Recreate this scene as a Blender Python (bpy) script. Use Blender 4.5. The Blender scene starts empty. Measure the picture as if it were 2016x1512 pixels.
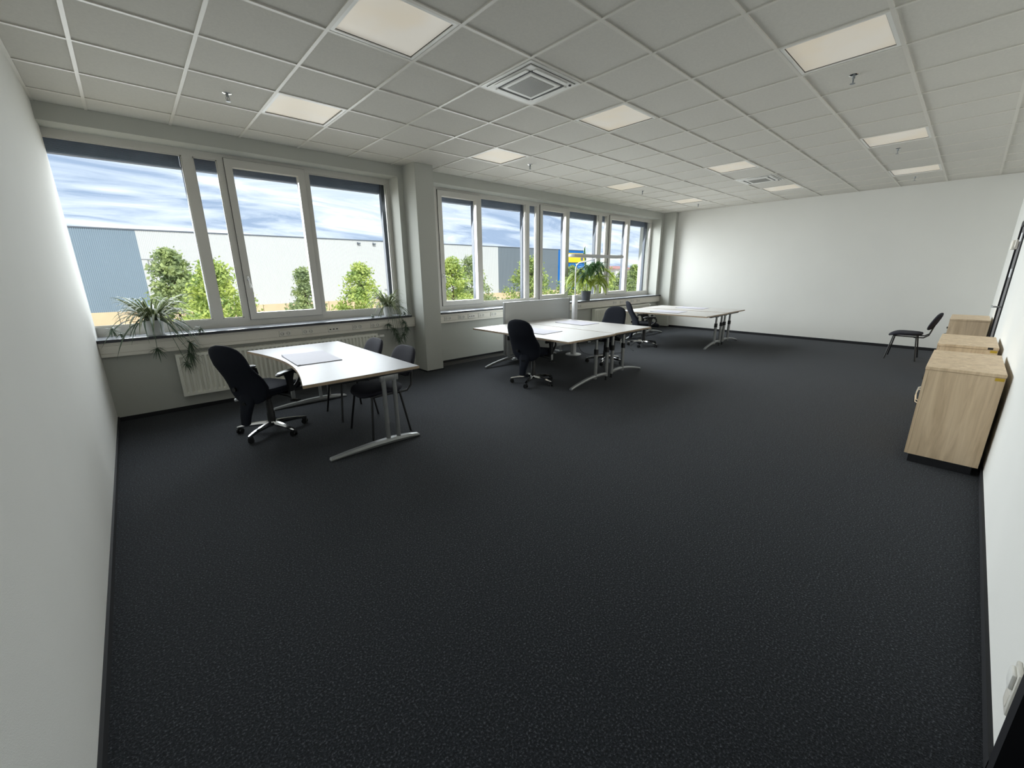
import bpy, bmesh, math, random
from math import sin, cos, pi, radians
from mathutils import Vector, Matrix

random.seed(7)
SC = bpy.context.scene
COL = SC.collection
H = 3.065                                   # room height

# ------------------------------------------------------------------ camera
YAW, PITCH, ROLL = 0.83215, -0.26533, -0.00921
fw = Vector((cos(YAW) * cos(PITCH), sin(YAW) * cos(PITCH), sin(PITCH)))
r0 = Vector((sin(YAW), -cos(YAW), 0))
u0 = r0.cross(fw)
rv = cos(ROLL) * r0 + sin(ROLL) * u0
uv = -sin(ROLL) * r0 + cos(ROLL) * u0
cam_d = bpy.data.cameras.new('camera')
cam = bpy.data.objects.new('camera', cam_d)
COL.objects.link(cam)
M = Matrix((rv, uv, -fw)).transposed().to_4x4()
M.translation = Vector((-0.0069, -5.6378, 1.5301))
cam.matrix_world = M
cam_d.sensor_fit = 'HORIZONTAL'
cam_d.sensor_width = 36
cam_d.lens = 36 * 802.88 / 2016
cam_d.clip_start = 0.02
cam_d.clip_end = 2000
SC.camera = cam

# ------------------------------------------------------------------ sky
def sky_world():
    w = bpy.data.worlds.new('sky')
    SC.world = w
    w.use_nodes = True
    nt = w.node_tree
    N, L = nt.nodes, nt.links
    N.clear()
    out = N.new('ShaderNodeOutputWorld')
    bg = N.new('ShaderNodeBackground')
    tc = N.new('ShaderNodeTexCoord')
    sep = N.new('ShaderNodeSeparateXYZ')
    L.new(tc.outputs['Generated'], sep.inputs[0])
    add = N.new('ShaderNodeMath'); add.operation = 'ADD'; add.inputs[1].default_value = 0.16
    ab = N.new('ShaderNodeMath'); ab.operation = 'ABSOLUTE'
    L.new(sep.outputs[2], ab.inputs[0]); L.new(ab.outputs[0], add.inputs[0])
    dx = N.new('ShaderNodeMath'); dx.operation = 'DIVIDE'
    dy = N.new('ShaderNodeMath'); dy.operation = 'DIVIDE'
    L.new(sep.outputs[0], dx.inputs[0]); L.new(add.outputs[0], dx.inputs[1])
    L.new(sep.outputs[1], dy.inputs[0]); L.new(add.outputs[0], dy.inputs[1])
    cmb = N.new('ShaderNodeCombineXYZ')
    L.new(dx.outputs[0], cmb.inputs[0]); L.new(dy.outputs[0], cmb.inputs[1])
    mp = N.new('ShaderNodeMapping')
    mp.inputs['Scale'].default_value = (0.75, 1.7, 1)
    mp.inputs['Rotation'].default_value = (0, 0, 0.15)
    L.new(cmb.outputs[0], mp.inputs[0])
    n1 = N.new('ShaderNodeTexNoise')
    n1.inputs['Scale'].default_value = 1.35
    n1.inputs['Detail'].default_value = 9
    n1.inputs['Roughness'].default_value = 0.62
    n1.inputs['Distortion'].default_value = 0.9
    L.new(mp.outputs[0], n1.inputs['Vector'])
    rp = N.new('ShaderNodeValToRGB')
    e = rp.color_ramp.elements
    e[0].position = 0.36; e[0].color = (0.34, 0.44, 0.62, 1)
    e[1].position = 0.64; e[1].color = (1.10, 1.10, 1.10, 1)
    m = rp.color_ramp.elements.new(0.47); m.color = (0.56, 0.65, 0.80, 1)
    m = rp.color_ramp.elements.new(0.57); m.color = (0.74, 0.80, 0.89, 1)
    L.new(n1.outputs['Fac'], rp.inputs[0])
    L.new(rp.outputs[0], bg.inputs[0])
    bg.inputs[1].default_value = 1.0
    L.new(bg.outputs[0], out.inputs[0])
sky_world()

# ------------------------------------------------------------------ sun and added window fill
sd = bpy.data.lights.new('sun', 'SUN')
sd.energy = 2.6
sd.angle = radians(1.5)
sd.color = (1.0, 0.96, 0.88)
sun = bpy.data.objects.new('sun', sd)
COL.objects.link(sun)
sun.rotation_euler = Vector((0.35, 1.0, -0.85)).to_track_quat('-Z', 'Y').to_euler()

def add_window_fill(name, x0, x1, power):  # area light added just outside the glass to lift the indoor brightness
    ld = bpy.data.lights.new(name, 'AREA')
    ld.shape = 'RECTANGLE'
    ld.size = x1 - x0
    ld.size_y = 1.75
    ld.energy = power
    ld.color = (0.94, 0.965, 1.0)
    ld.spread = radians(120)
    o = bpy.data.objects.new(name, ld)
    COL.objects.link(o)
    o.location = ((x0 + x1) / 2, 1.02, 1.92)
    o.rotation_euler = Vector((0, -1, -0.45)).to_track_quat('-Z', 'Z').to_euler()
    return o
add_window_fill('window_fill_1', -0.34, 3.18, 66)
add_window_fill('window_fill_2', 3.75, 11.0, 280)

SC.view_settings.view_transform = 'Standard'
SC.view_settings.look = 'None'
SC.view_settings.gamma = 1
SC.view_settings.use_curve_mapping = False
SC.view_settings.exposure = 0.48
PANEL_EMIT = 0.22

# ------------------------------------------------------------------ materials
def lin(c):
    return tuple(((v / 255) / 12.92 if v / 255 <= 0.04045 else ((v / 255 + 0.055) / 1.055) ** 2.4) for v in c)

def new_mat(name):
    m = bpy.data.materials.new(name)
    m.use_nodes = True
    nt = m.node_tree
    return m, nt, nt.nodes['Principled BSDF']

def pmat(name, rgb, rough=0.5, metal=0.0, var=0.06, vscale=6.0, bump=0.0, bscale=200.0, spec=0.5, coat=0.0):
    """plain procedural material: noise-varied colour and optional fine bump"""
    m, nt, b = new_mat(name)
    N, L = nt.nodes, nt.links
    geo = N.new('ShaderNodeNewGeometry')
    c = lin(rgb)
    if var > 0:
        n = N.new('ShaderNodeTexNoise')
        n.inputs['Scale'].default_value = vscale
        n.inputs['Detail'].default_value = 4
        L.new(geo.outputs['Position'], n.inputs['Vector'])
        r = N.new('ShaderNodeValToRGB')
        r.color_ramp.elements[0].position = 0.3
        r.color_ramp.elements[1].position = 0.7
        r.color_ramp.elements[0].color = tuple(v * (1 - var) for v in c) + (1,)
        r.color_ramp.elements[1].color = tuple(min(1, v * (1 + var)) for v in c) + (1,)
        L.new(n.outputs['Fac'], r.inputs[0])
        L.new(r.outputs[0], b.inputs['Base Color'])
    else:
        b.inputs['Base Color'].default_value = c + (1,)
    b.inputs['Roughness'].default_value = rough
    b.inputs['Metallic'].default_value = metal
    b.inputs['Specular IOR Level'].default_value = spec
    if coat:
        b.inputs['Coat Weight'].default_value = coat
    if bump > 0:
        n2 = N.new('ShaderNodeTexNoise')
        n2.inputs['Scale'].default_value = bscale
        n2.inputs['Detail'].default_value = 3
        L.new(geo.outputs['Position'], n2.inputs['Vector'])
        bp = N.new('ShaderNodeBump')
        bp.inputs['Strength'].default_value = bump
        bp.inputs['Distance'].default_value = 0.003
        L.new(n2.outputs['Fac'], bp.inputs['Height'])
        L.new(bp.outputs[0], b.inputs['Normal'])
    return m

MT = {}
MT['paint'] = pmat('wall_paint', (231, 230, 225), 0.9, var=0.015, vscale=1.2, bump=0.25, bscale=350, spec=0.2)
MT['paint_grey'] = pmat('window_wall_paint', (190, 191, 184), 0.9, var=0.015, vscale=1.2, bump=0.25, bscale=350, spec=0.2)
MT['tile'] = pmat('ceiling_tile', (217, 214, 206), 0.95, var=0.03, vscale=60, bump=0.3, bscale=500, spec=0.1)
MT['rail'] = pmat('grid_rail_white', (221, 217, 208), 0.45, var=0.01)
MT['white'] = pmat('white_lacquer', (238, 237, 232), 0.4, var=0.01)
MT['frame'] = pmat('window_frame_white', (206, 203, 196), 0.35, var=0.02, vscale=3)
MT['seal'] = pmat('rubber_seal', (28, 29, 31), 0.6, var=0.0)
MT['trunk'] = pmat('trunking_cream', (226, 221, 210), 0.4, var=0.015)
MT['socket'] = pmat('socket_white', (222, 219, 210), 0.35, var=0.0)
MT['dark'] = pmat('dark_plastic', (20, 21, 23), 0.5, var=0.0)
MT['hole'] = pmat('socket_well', (52, 50, 48), 0.6, var=0.0)
MT['sill'] = pmat('sill_sky_sheen', (150, 154, 161), 0.22, var=0.05, vscale=30)  # sky reflection on the dark sill top painted in as paler colour
MT['base'] = pmat('baseboard_black', (20, 21, 26), 0.75, var=0.1, vscale=40)
MT['blind'] = pmat('blind_slats', (128, 137, 156), 0.6, var=0.08, vscale=8)
MT['blind_dark'] = pmat('sill_edge_dark', (52, 53, 58), 0.4, var=0.03)
MT['rail_alu'] = pmat('guide_rail_alu', (88, 93, 102), 0.5, 0.2, var=0.03)
MT['reveal'] = pmat('outer_reveal_grey', (120, 124, 130), 0.8, var=0.05)
MT['radi'] = pmat('radiator_enamel', (236, 235, 224), 0.3, var=0.01)
MT['silver'] = pmat('silver_lacquer', (158, 160, 160), 0.38, 0.55, var=0.03)
MT['chrome'] = pmat('chrome', (225, 225, 225), 0.12, 1.0, var=0.0)
MT['fabric'] = pmat('black_fabric', (30, 33, 41), 0.9, var=0.25, vscale=220, bump=0.5, bscale=700, spec=0.15)
MT['fabric2'] = pmat('charcoal_fabric', (44, 44, 52), 0.85, var=0.25, vscale=200, bump=0.5, bscale=600, spec=0.25)
MT['plastic'] = pmat('black_plastic', (17, 18, 20), 0.42, var=0.05, vscale=50)
MT['bframe'] = pmat('black_tube', (16, 16, 18), 0.35, var=0.0)
MT['desk'] = pmat('desk_light_laminate', (176, 173, 169), 0.42, var=0.02, vscale=10, bump=0.05, bscale=900, spec=0.3)
MT['desk_grey'] = pmat('desk_grey_laminate', (150, 150, 153), 0.42, var=0.02, vscale=10, bump=0.05, bscale=900, spec=0.3)
MT['deskedge'] = pmat('desk_edge_beige', (168, 148, 124), 0.5, var=0.08, vscale=30)
MT['paper'] = pmat('paper_pad', (176, 174, 184), 0.65, var=0.02, vscale=20)
MT['screen'] = pmat('partition_fabric_grey', (186, 188, 186), 0.8, var=0.02, vscale=100, bump=0.2, bscale=600)
MT['pot_white'] = pmat('white_ceramic', (226, 226, 222), 0.3, var=0.02)
MT['pot_grey'] = pmat('grey_ceramic', (96, 97, 104), 0.55, var=0.06, vscale=12)
MT['soil'] = pmat('soil', (50, 38, 28), 0.95, var=0.4, vscale=90)
MT['steel'] = pmat('door_grey_leaf', (118, 116, 118), 0.5, var=0.03)
MT['door_frame'] = pmat('door_frame_anthracite', (24, 24, 28), 0.5, var=0.03)
MT['cream'] = pmat('cream_plate', (255, 250, 238), 0.5, var=0.0)
MT['yellow'] = pmat('yellow_sticker', (206, 170, 46), 0.5, var=0.0)
MT['lampgrey'] = pmat('lamp_grey', (206, 207, 208), 0.4, 0.2, var=0.02)
MT['brown'] = pmat('bark', (86, 66, 48), 0.9, var=0.3, vscale=10)
MT['roof'] = pmat('red_roof', (190, 134, 126), 0.8, var=0.1, vscale=0.5)
MT['steelgal'] = pmat('galvanised_steel', (150, 154, 158), 0.45, 0.5, var=0.05)
MT['concrete_out'] = pmat('plinth_concrete', (214, 192, 160), 0.9, var=0.08, vscale=0.6)
MT['ground'] = pmat('yard_paving', (206, 192, 168), 0.95, var=0.08, vscale=0.3)
MT['hedge'] = pmat('lawn', (98, 128, 60), 0.95, var=0.2, vscale=1.5)

def carpet():
    m, nt, b = new_mat('carpet_charcoal')
    N, L = nt.nodes, nt.links
    geo = N.new('ShaderNodeNewGeometry')
    n = N.new('ShaderNodeTexNoise')
    n.inputs['Scale'].default_value = 120
    n.inputs['Detail'].default_value = 3
    n.inputs['Roughness'].default_value = 0.7
    L.new(geo.outputs['Position'], n.inputs['Vector'])
    r = N.new('ShaderNodeValToRGB')
    e = r.color_ramp.elements
    e[0].position = 0.40; e[0].color = (0.008, 0.009, 0.011, 1)
    e[1].position = 0.72; e[1].color = (0.125, 0.133, 0.15, 1)
    q = e.new(0.56); q.color = (0.021, 0.025, 0.031, 1)
    L.new(n.outputs['Fac'], r.inputs[0])
    L.new(r.outputs[0], b.inputs['Base Color'])
    b.inputs['Roughness'].default_value = 0.95
    b.inputs['Specular IOR Level'].default_value = 0.15
    b.inputs['Sheen Weight'].default_value = 0.06
    b.inputs['Sheen Roughness'].default_value = 0.6
    bp = N.new('ShaderNodeBump')
    bp.inputs['Strength'].default_value = 0.7
    bp.inputs['Distance'].default_value = 0.006
    L.new(n.outputs['Fac'], bp.inputs['Height'])
    L.new(bp.outputs[0], b.inputs['Normal'])
    return m
MT['carpet'] = carpet()

def wood():
    m, nt, b = new_mat('oak_veneer')
    N, L = nt.nodes, nt.links
    tc = N.new('ShaderNodeTexCoord')
    mp = N.new('ShaderNodeMapping')
    mp.inputs['Scale'].default_value = (9, 9, 0.8)
    L.new(tc.outputs['Object'], mp.inputs[0])
    n = N.new('ShaderNodeTexNoise')
    n.inputs['Scale'].default_value = 2.2
    n.inputs['Detail'].default_value = 7
    n.inputs['Roughness'].default_value = 0.6
    n.inputs['Distortion'].default_value = 0.8
    L.new(mp.outputs[0], n.inputs['Vector'])
    r = N.new('ShaderNodeValToRGB')
    e = r.color_ramp.elements
    e[0].position = 0.30; e[0].color = lin((202, 176, 142)) + (1,)
    e[1].position = 0.72; e[1].color = lin((240, 217, 185)) + (1,)
    q = e.new(0.5); q.color = lin((225, 200, 166)) + (1,)
    L.new(n.outputs['Fac'], r.inputs[0])
    L.new(r.outputs[0], b.inputs['Base Color'])
    b.inputs['Roughness'].default_value = 0.5
    return m
MT['wood'] = wood()

def glass():
    m = bpy.data.materials.new('window_glass')
    m.use_nodes = True
    nt = m.node_tree
    N, L = nt.nodes, nt.links
    N.clear()
    o = N.new('ShaderNodeOutputMaterial')
    t = N.new('ShaderNodeBsdfTransparent'); t.inputs[0].default_value = (0.965, 0.985, 0.98, 1)
    g = N.new('ShaderNodeBsdfGlossy'); g.inputs['Roughness'].default_value = 0.0
    lw = N.new('ShaderNodeLayerWeight'); lw.inputs[0].default_value = 0.5
    pw = N.new('ShaderNodeMath'); pw.operation = 'POWER'; pw.inputs[1].default_value = 5
    ml = N.new('ShaderNodeMath'); ml.operation = 'MULTIPLY_ADD'; ml.inputs[1].default_value = 0.5; ml.inputs[2].default_value = 0.015
    L.new(lw.outputs['Facing'], pw.inputs[0]); L.new(pw.outputs[0], ml.inputs[0])
    mx = N.new('ShaderNodeMixShader')
    L.new(ml.outputs[0], mx.inputs[0]); L.new(t.outputs[0], mx.inputs[1]); L.new(g.outputs[0], mx.inputs[2])
    L.new(mx.outputs[0], o.inputs[0])
    return m
MT['glass'] = glass()

def diffuser():
    m, nt, b = new_mat('lamp_diffuser')
    N, L = nt.nodes, nt.links
    geo = N.new('ShaderNodeNewGeometry')
    n = N.new('ShaderNodeTexNoise')
    n.inputs['Scale'].default_value = 2.5
    L.new(geo.outputs['Position'], n.inputs['Vector'])
    r = N.new('ShaderNodeValToRGB')
    r.color_ramp.elements[0].color = (1.0, 0.89, 0.70, 1)
    r.color_ramp.elements[1].color = (1.0, 0.96, 0.86, 1)
    r.color_ramp.elements[0].position = 0.4; r.color_ramp.elements[1].position = 0.6
    L.new(n.outputs['Fac'], r.inputs[0])
    b.inputs['Base Color'].default_value = (0.52, 0.48, 0.41, 1)
    L.new(r.outputs[0], b.inputs['Emission Color'])
    b.inputs['Emission Strength'].default_value = PANEL_EMIT
    b.inputs['Roughness'].default_value = 0.5
    return m
MT['diffuser'] = diffuser()

def grille():
    m, nt, b = new_mat('perforated_grille')
    N, L = nt.nodes, nt.links
    tc = N.new('ShaderNodeTexCoord')
    v = N.new('ShaderNodeTexVoronoi')
    v.inputs['Scale'].default_value = 90
    v.inputs['Randomness'].default_value = 0.0
    L.new(tc.outputs['Object'], v.inputs['Vector'])
    r = N.new('ShaderNodeValToRGB')
    r.color_ramp.elements[0].position = 0.40; r.color_ramp.elements[0].color = (0.06, 0.058, 0.05, 1)
    r.color_ramp.elements[1].position = 0.50; r.color_ramp.elements[1].color = (0.5, 0.49, 0.44, 1)
    L.new(v.outputs['Distance'], r.inputs[0])
    L.new(r.outputs[0], b.inputs['Base Color'])
    b.inputs['Roughness'].default_value = 0.5
    return m
MT['grille'] = grille()

def leafmat(name, inner, outer, trans=0.25, a=0.2, bpos=0.5):
    """leaf with stripes along its length, u of the uv map runs across the blade"""
    m, nt, b = new_mat(name)
    N, L = nt.nodes, nt.links
    uvn = N.new('ShaderNodeUVMap')
    sp = N.new('ShaderNodeSeparateXYZ')
    L.new(uvn.outputs[0], sp.inputs[0])
    s = N.new('ShaderNodeMath'); s.operation = 'SUBTRACT'; s.inputs[1].default_value = 0.5
    ab = N.new('ShaderNodeMath'); ab.operation = 'ABSOLUTE'
    L.new(sp.outputs[0], s.inputs[0]); L.new(s.outputs[0], ab.inputs[0])
    r = N.new('ShaderNodeValToRGB')
    r.color_ramp.elements[0].position = a; r.color_ramp.elements[0].color = lin(inner) + (1,)
    r.color_ramp.elements[1].position = bpos; r.color_ramp.elements[1].color = lin(outer) + (1,)
    L.new(ab.outputs[0], r.inputs[0])
    L.new(r.outputs[0], b.inputs['Base Color'])
    b.inputs['Roughness'].default_value = 0.45
    o = [x for x in N if x.type == 'OUTPUT_MATERIAL'][0]
    tr = N.new('ShaderNodeBsdfTranslucent')
    L.new(r.outputs[0], tr.inputs[0])
    mx = N.new('ShaderNodeMixShader'); mx.inputs[0].default_value = trans
    L.new(b.outputs[0], mx.inputs[1]); L.new(tr.outputs[0], mx.inputs[2])
    L.new(mx.outputs[0], o.inputs[0])
    return m
MT['spider'] = leafmat('spider_leaf', (74, 92, 56), (178, 182, 142), 0.22, 0.22, 0.42)
MT['spider_dark'] = leafmat('spider_dark_leaf', (62, 80, 62), (104, 122, 98), 0.15)
MT['palm'] = leafmat('palm_leaf', (172, 184, 84), (132, 156, 66), 0.45)
MT['palm_dark'] = leafmat('palm_dark_leaf', (52, 84, 44), (74, 104, 60), 0.25)

def foliage(name, c1, c2):
    m, nt, b = new_mat(name)
    N, L = nt.nodes, nt.links
    geo = N.new('ShaderNodeNewGeometry')
    n = N.new('ShaderNodeTexNoise')
    n.inputs['Scale'].default_value = 1.6
    n.inputs['Detail'].default_value = 5
    L.new(geo.outputs['Position'], n.inputs['Vector'])
    r = N.new('ShaderNodeValToRGB')
    r.color_ramp.elements[0].position = 0.35; r.color_ramp.elements[0].color = lin(c1) + (1,)
    r.color_ramp.elements[1].position = 0.65; r.color_ramp.elements[1].color = lin(c2) + (1,)
    L.new(n.outputs['Fac'], r.inputs[0])
    L.new(r.outputs[0], b.inputs['Base Color'])
    b.inputs['Roughness'].default_value = 0.6
    o = [x for x in N if x.type == 'OUTPUT_MATERIAL'][0]
    tr = N.new('ShaderNodeBsdfTranslucent')
    L.new(r.outputs[0], tr.inputs[0])
    mx = N.new('ShaderNodeMixShader'); mx.inputs[0].default_value = 0.3
    L.new(b.outputs[0], mx.inputs[1]); L.new(tr.outputs[0], mx.inputs[2])
    L.new(mx.outputs[0], o.inputs[0])
    return m
MT['tree'] = foliage('tree_leaves', (128, 152, 96), (196, 210, 118))
MT['tree2'] = foliage('tree_leaves_pale', (138, 156, 116), (190, 203, 134))
MT['tree3'] = foliage('tree_leaves_lush', (142, 170, 92), (214, 224, 126))
MT['fac_blue'] = pmat('facade_grey_blue', (132, 150, 166), 0.55, var=0.02, vscale=0.2)
MT['fac_white'] = pmat('facade_white', (207, 209, 211), 0.55, var=0.01, vscale=0.2)
MT['fac_grey'] = pmat('facade_grey', (120, 130, 140), 0.55, var=0.02, vscale=0.2)
MT['fac_deep'] = pmat('facade_blue', (16, 112, 190), 0.5, var=0.02, vscale=0.2)
MT['sign_yellow'] = pmat('sign_yellow', (250, 204, 20), 0.5, var=0.0)
MT['coping'] = pmat('coping_grey', (96, 104, 116), 0.5, var=0.0)

# ------------------------------------------------------------------ mesh helpers
class MB:
    def __init__(self):
        self.bm = bmesh.new()
        self.uv = None
    def _merge(self, t):
        vm = {}
        for v in t.verts:
            vm[v] = self.bm.verts.new(v.co)
        for f in t.faces:
            try:
                self.bm.faces.new([vm[v] for v in f.verts])
            except ValueError:
                pass
        t.free()
    def box(self, a, b, bev=0.0, seg=1, rot=None):
        t = bmesh.new()
        bmesh.ops.create_cube(t, size=1.0)
        c = [(a[i] + b[i]) / 2 for i in range(3)]
        s = [abs(b[i] - a[i]) for i in range(3)]
        for v in t.verts:
            v.co = Vector((v.co.x * s[0], v.co.y * s[1], v.co.z * s[2]))
        if bev > 0:
            bmesh.ops.bevel(t, geom=list(t.edges), offset=min(bev, min(s) * 0.49), segments=seg, affect='EDGES', profile=0.5)
        for v in t.verts:
            p = v.co
            if rot is not None:
                p = rot @ p
            v.co = p + Vector(c)
        self._merge(t)
        return self
    def ring(self, pts):
        return [self.bm.verts.new(Vector(p)) for p in pts]
    def loft(self, rings, cap=True, closed=True):
        rs = [self.ring(r) for r in rings]
        n = len(rs[0])
        for i in range(len(rs) - 1):
            for j in range(n if closed else n - 1):
                k = (j + 1) % n
                self.bm.faces.new((rs[i][j], rs[i][k], rs[i + 1][k], rs[i + 1][j]))
        if cap and closed:
            self.bm.faces.new(list(reversed(rs[0])))
            self.bm.faces.new(rs[-1])
        return self
    def tube(self, pts, r, seg=8, flat=1.0):
        pts = [Vector(p) for p in pts]
        rr = r if isinstance(r, (list, tuple)) else [r] * len(pts)
        rings = []
        prev = None
        for i, p in enumerate(pts):
            if i == 0:
                d = pts[1] - pts[0]
            elif i == len(pts) - 1:
                d = pts[-1] - pts[-2]
            else:
                d = (pts[i + 1] - pts[i]).normalized() + (pts[i] - pts[i - 1]).normalized()
            d.normalize()
            if prev is None:
                ref = Vector((0, 0, 1)) if abs(d.z) < 0.9 else Vector((1, 0, 0))
                n = d.cross(ref).normalized()
            else:
                n = (prev - d * prev.dot(d)).normalized()
            prev = n
            bq = d.cross(n)
            rings.append([p + n * (rr[i] * cos(2 * pi * j / seg)) + bq * (rr[i] * flat * sin(2 * pi * j / seg)) for j in range(seg)])
        return self.loft(rings)
    def lathe(self, prof, c=(0, 0, 0), seg=24, cap=True):
        rings = [[(c[0] + r * cos(2 * pi * j / seg), c[1] + r * sin(2 * pi * j / seg), c[2] + z) for j in range(seg)] for r, z in prof]
        return self.loft(rings, cap)
    def prism(self, poly, axis, t0, t1):
        """extrude a 2d polygon along an axis ('x','y','z')"""
        def P(u, v, t):
            return {'x': (t, u, v), 'y': (u, t, v), 'z': (u, v, t)}[axis]
        return self.loft([[P(u, v, t0) for u, v in poly], [P(u, v, t1) for u, v in poly]])
    def strip(self, left, right):
        """leaf blade between two edges, with uv across the blade"""
        if self.uv is None:
            self.uv = self.bm.loops.layers.uv.new('UVMap')
        l = self.ring(left); r = self.ring(right)
        for i in range(len(l) - 1):
            f = self.bm.faces.new((l[i], r[i], r[i + 1], l[i + 1]))
            for lo, uvv in zip(f.loops, ((0, i), (1, i), (1, i + 1), (0, i + 1))):
                lo[self.uv].uv = (uvv[0], uvv[1] / (len(l) - 1))
        return self
    def mesh(self, name, mat, smooth=True, ang=38):
        bm = self.bm
        if not self.uv:
            bmesh.ops.recalc_face_normals(bm, faces=list(bm.faces))
        if smooth:
            la = radians(ang)
            for f in bm.faces:
                f.smooth = True
            for e in bm.edges:
                if len(e.link_faces) == 2 and e.calc_face_angle(0) > la:
                    e.smooth = False
        me = bpy.data.meshes.new(name)
        bm.to_mesh(me)
        bm.free()
        if isinstance(mat, str):
            mat = MT[mat]
        me.materials.append(mat)
        return me
    def build(self, name, mat, parent=None, smooth=True, label=None, kind=None):
        off = origin_of(parent)
        if off.length > 0:
            bmesh.ops.translate(self.bm, verts=list(self.bm.verts), vec=-off)
        return link(name, self.mesh(name, mat, smooth), parent, label, kind)

def origin_of(o):
    v = Vector((0, 0, 0))
    while o is not None:
        v += o.location
        o = o.parent
    return v

def link(name, me, parent=None, label=None, kind=None, loc=None):
    o = bpy.data.objects.new(name, me)
    COL.objects.link(o)
    o.parent = parent
    if loc is not None:
        o.location = loc
    if label:
        o['label'] = label
    if kind:
        o['kind'] = kind
    return o

def thing(name, label, cat, loc=(0, 0, 0), group=None, kind=None):
    o = bpy.data.objects.new(name, None)
    COL.objects.link(o)
    o.empty_display_size = 0.1
    o.location = loc
    o['label'] = label
    o['category'] = cat
    if group:
        o['group'] = group
    if kind:
        o['kind'] = kind
    return o

def tag(o, label, cat, group=None, kind=None):
    o['label'] = label
    o['category'] = cat
    if group:
        o['group'] = group
    if kind:
        o['kind'] = kind
    return o

def copy_tree(o, parent=None):
    c = o.copy()
    COL.objects.link(c)
    c.parent = parent
    for ch in o.children:
        copy_tree(ch, c)
    return c

def box(a, b, bev=0.0, seg=1):
    return MB().box(a, b, bev, seg)

# room extents
XL, XF = -0.355, 11.28            # left wall, far wall
YR, YW = -5.965, 0.37             # right wall, window wall
YF = 0.64                         # inner face of the window frames
P1 = (3.303, 3.61)                # pillar between the windows
P2 = 11.147                       # pillar in the far corner
PY = 0.02
WT, WB = 2.92, 0.90               # top and sill height of the window openings
J1 = 3.212                        # right jamb of window 1
J2, J3 = 3.70, 11.031             # jambs of window 2
YO = 1.0                          # outer face of the window wall

# ------------------------------------------------------------------ structure
fl = MB().box((-0.9, -7.4, -0.2), (11.6, 1.0, 0.0)).build('floor', 'carpet')
tag(fl, 'charcoal black carpet floor across the whole office', 'floor', kind='structure')
w = MB().box((-0.9, -7.5, 0), (XL, YF - 0.005, 3.3)).build('wall_left', 'paint')
tag(w, 'plain white wall running up to the first window', 'wall', kind='structure')
w = MB().box((XF, -7.5, 0), (11.6, YO, 3.3)).build('wall_far', 'paint')
tag(w, 'bare off-white wall behind the last desks', 'wall', kind='structure')

# right wall with the two door openings
D1 = (8.05, 9.12, 2.12)           # far door opening x0 x1 height
D2 = (0.66, 1.69, 2.12)           # near door opening
mb = MB()
mb.box((-0.6, -6.075, 0), (D2[0], YR, 3.3))
mb.box((D2[0], -6.075, D2[2]), (D2[1], YR, 3.3))
mb.box((D2[1], -6.075, 0), (D1[0], YR, 3.3))
mb.box((D1[0], -6.075, D1[2]), (D1[1], YR, 3.3))
mb.box((D1[1], -6.075, 0), (11.6, YR, 3.3))
w = mb.build('wall_right', 'paint')
tag(w, 'white wall behind the wooden sideboards with two doorways', 'wall', kind='structure')

w = MB().box((-0.9, -7.5, 0), (11.6, -7.4, 3.3)).build('wall_corridor', 'paint')
tag(w, 'white corridor wall beyond the doorway', 'wall', kind='structure')

# window wall: parapet, lintel, piers
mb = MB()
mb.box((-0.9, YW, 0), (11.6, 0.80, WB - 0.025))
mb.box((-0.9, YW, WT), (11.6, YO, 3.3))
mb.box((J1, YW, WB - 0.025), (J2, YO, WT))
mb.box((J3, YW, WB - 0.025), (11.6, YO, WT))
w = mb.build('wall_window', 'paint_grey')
tag(w, 'white parapet, piers and lintel around the long windows', 'wall', kind='structure')
mb = MB().box((-0.9, 0.72, WB - 0.06), (11.6, YO + 0.15, WB - 0.03))
w = mb.build('trim_1', 'rail_alu')
tag(w, 'grey metal outer ledge below the windows', 'ledge', kind='structure')
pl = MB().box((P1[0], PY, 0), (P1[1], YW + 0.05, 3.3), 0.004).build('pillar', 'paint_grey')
tag(pl, 'white square pillar between the two window bands', 'pillar', kind='structure')
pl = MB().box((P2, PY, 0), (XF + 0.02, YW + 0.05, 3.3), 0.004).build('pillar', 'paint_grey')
tag(pl, 'narrow white pillar in the corner by the bare wall', 'pillar', kind='structure')
rs = MB().box((-0.9, -7.5, 3.2), (11.7, YO, 3.42)).build('roof_slab', 'reveal')
tag(rs, 'concrete slab above the suspended ceiling', 'slab', kind='structure')

# baseboards
BH = 0.055
def baseboard(name, label, boxes):
    mb = MB()
    for a, b in boxes:
        mb.box(a, b)
    tag(mb.build(name, 'base'), label, 'baseboard', kind='structure')
baseboard('baseboard_left', 'black carpet skirting along the plain white wall', [((XL, YR, 0), (XL + 0.012, YW, BH))])
baseboard('baseboard_far', 'black carpet skirting along the bare off-white wall', [((XF - 0.012, YR, 0), (XF, PY, BH))])
baseboard('baseboard_window', 'black carpet skirting under the windows and around the pillars', [
    ((XL + 0.012, YW - 0.012, 0), (P1[0], YW, 0.045)), ((P1[1], YW - 0.012, 0), (P2, YW, BH)),
    ((P1[0] - 0.006, PY - 0.006, 0), (P1[1] + 0.006, PY, 0.02)), ((P1[0] - 0.006, PY, 0), (P1[0], YW, 0.02)), ((P1[1], PY, 0), (P1[1] + 0.006, YW, 0.02)),
    ((P2 - 0.006, PY - 0.006, 0), (XF - 0.012, PY, 0.03)), ((P2 - 0.006, PY, 0), (P2, YW, 0.03))])
baseboard('baseboard_right', 'black carpet skirting along the wall with the doorways', [
    ((XL + 0.012, YR, 0), (D2[0], YR + 0.012, BH)), ((D2[1], YR, 0), (D1[0], YR + 0.012, BH)), ((D1[1], YR, 0), (XF - 0.012, YR + 0.012, BH))])

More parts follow.
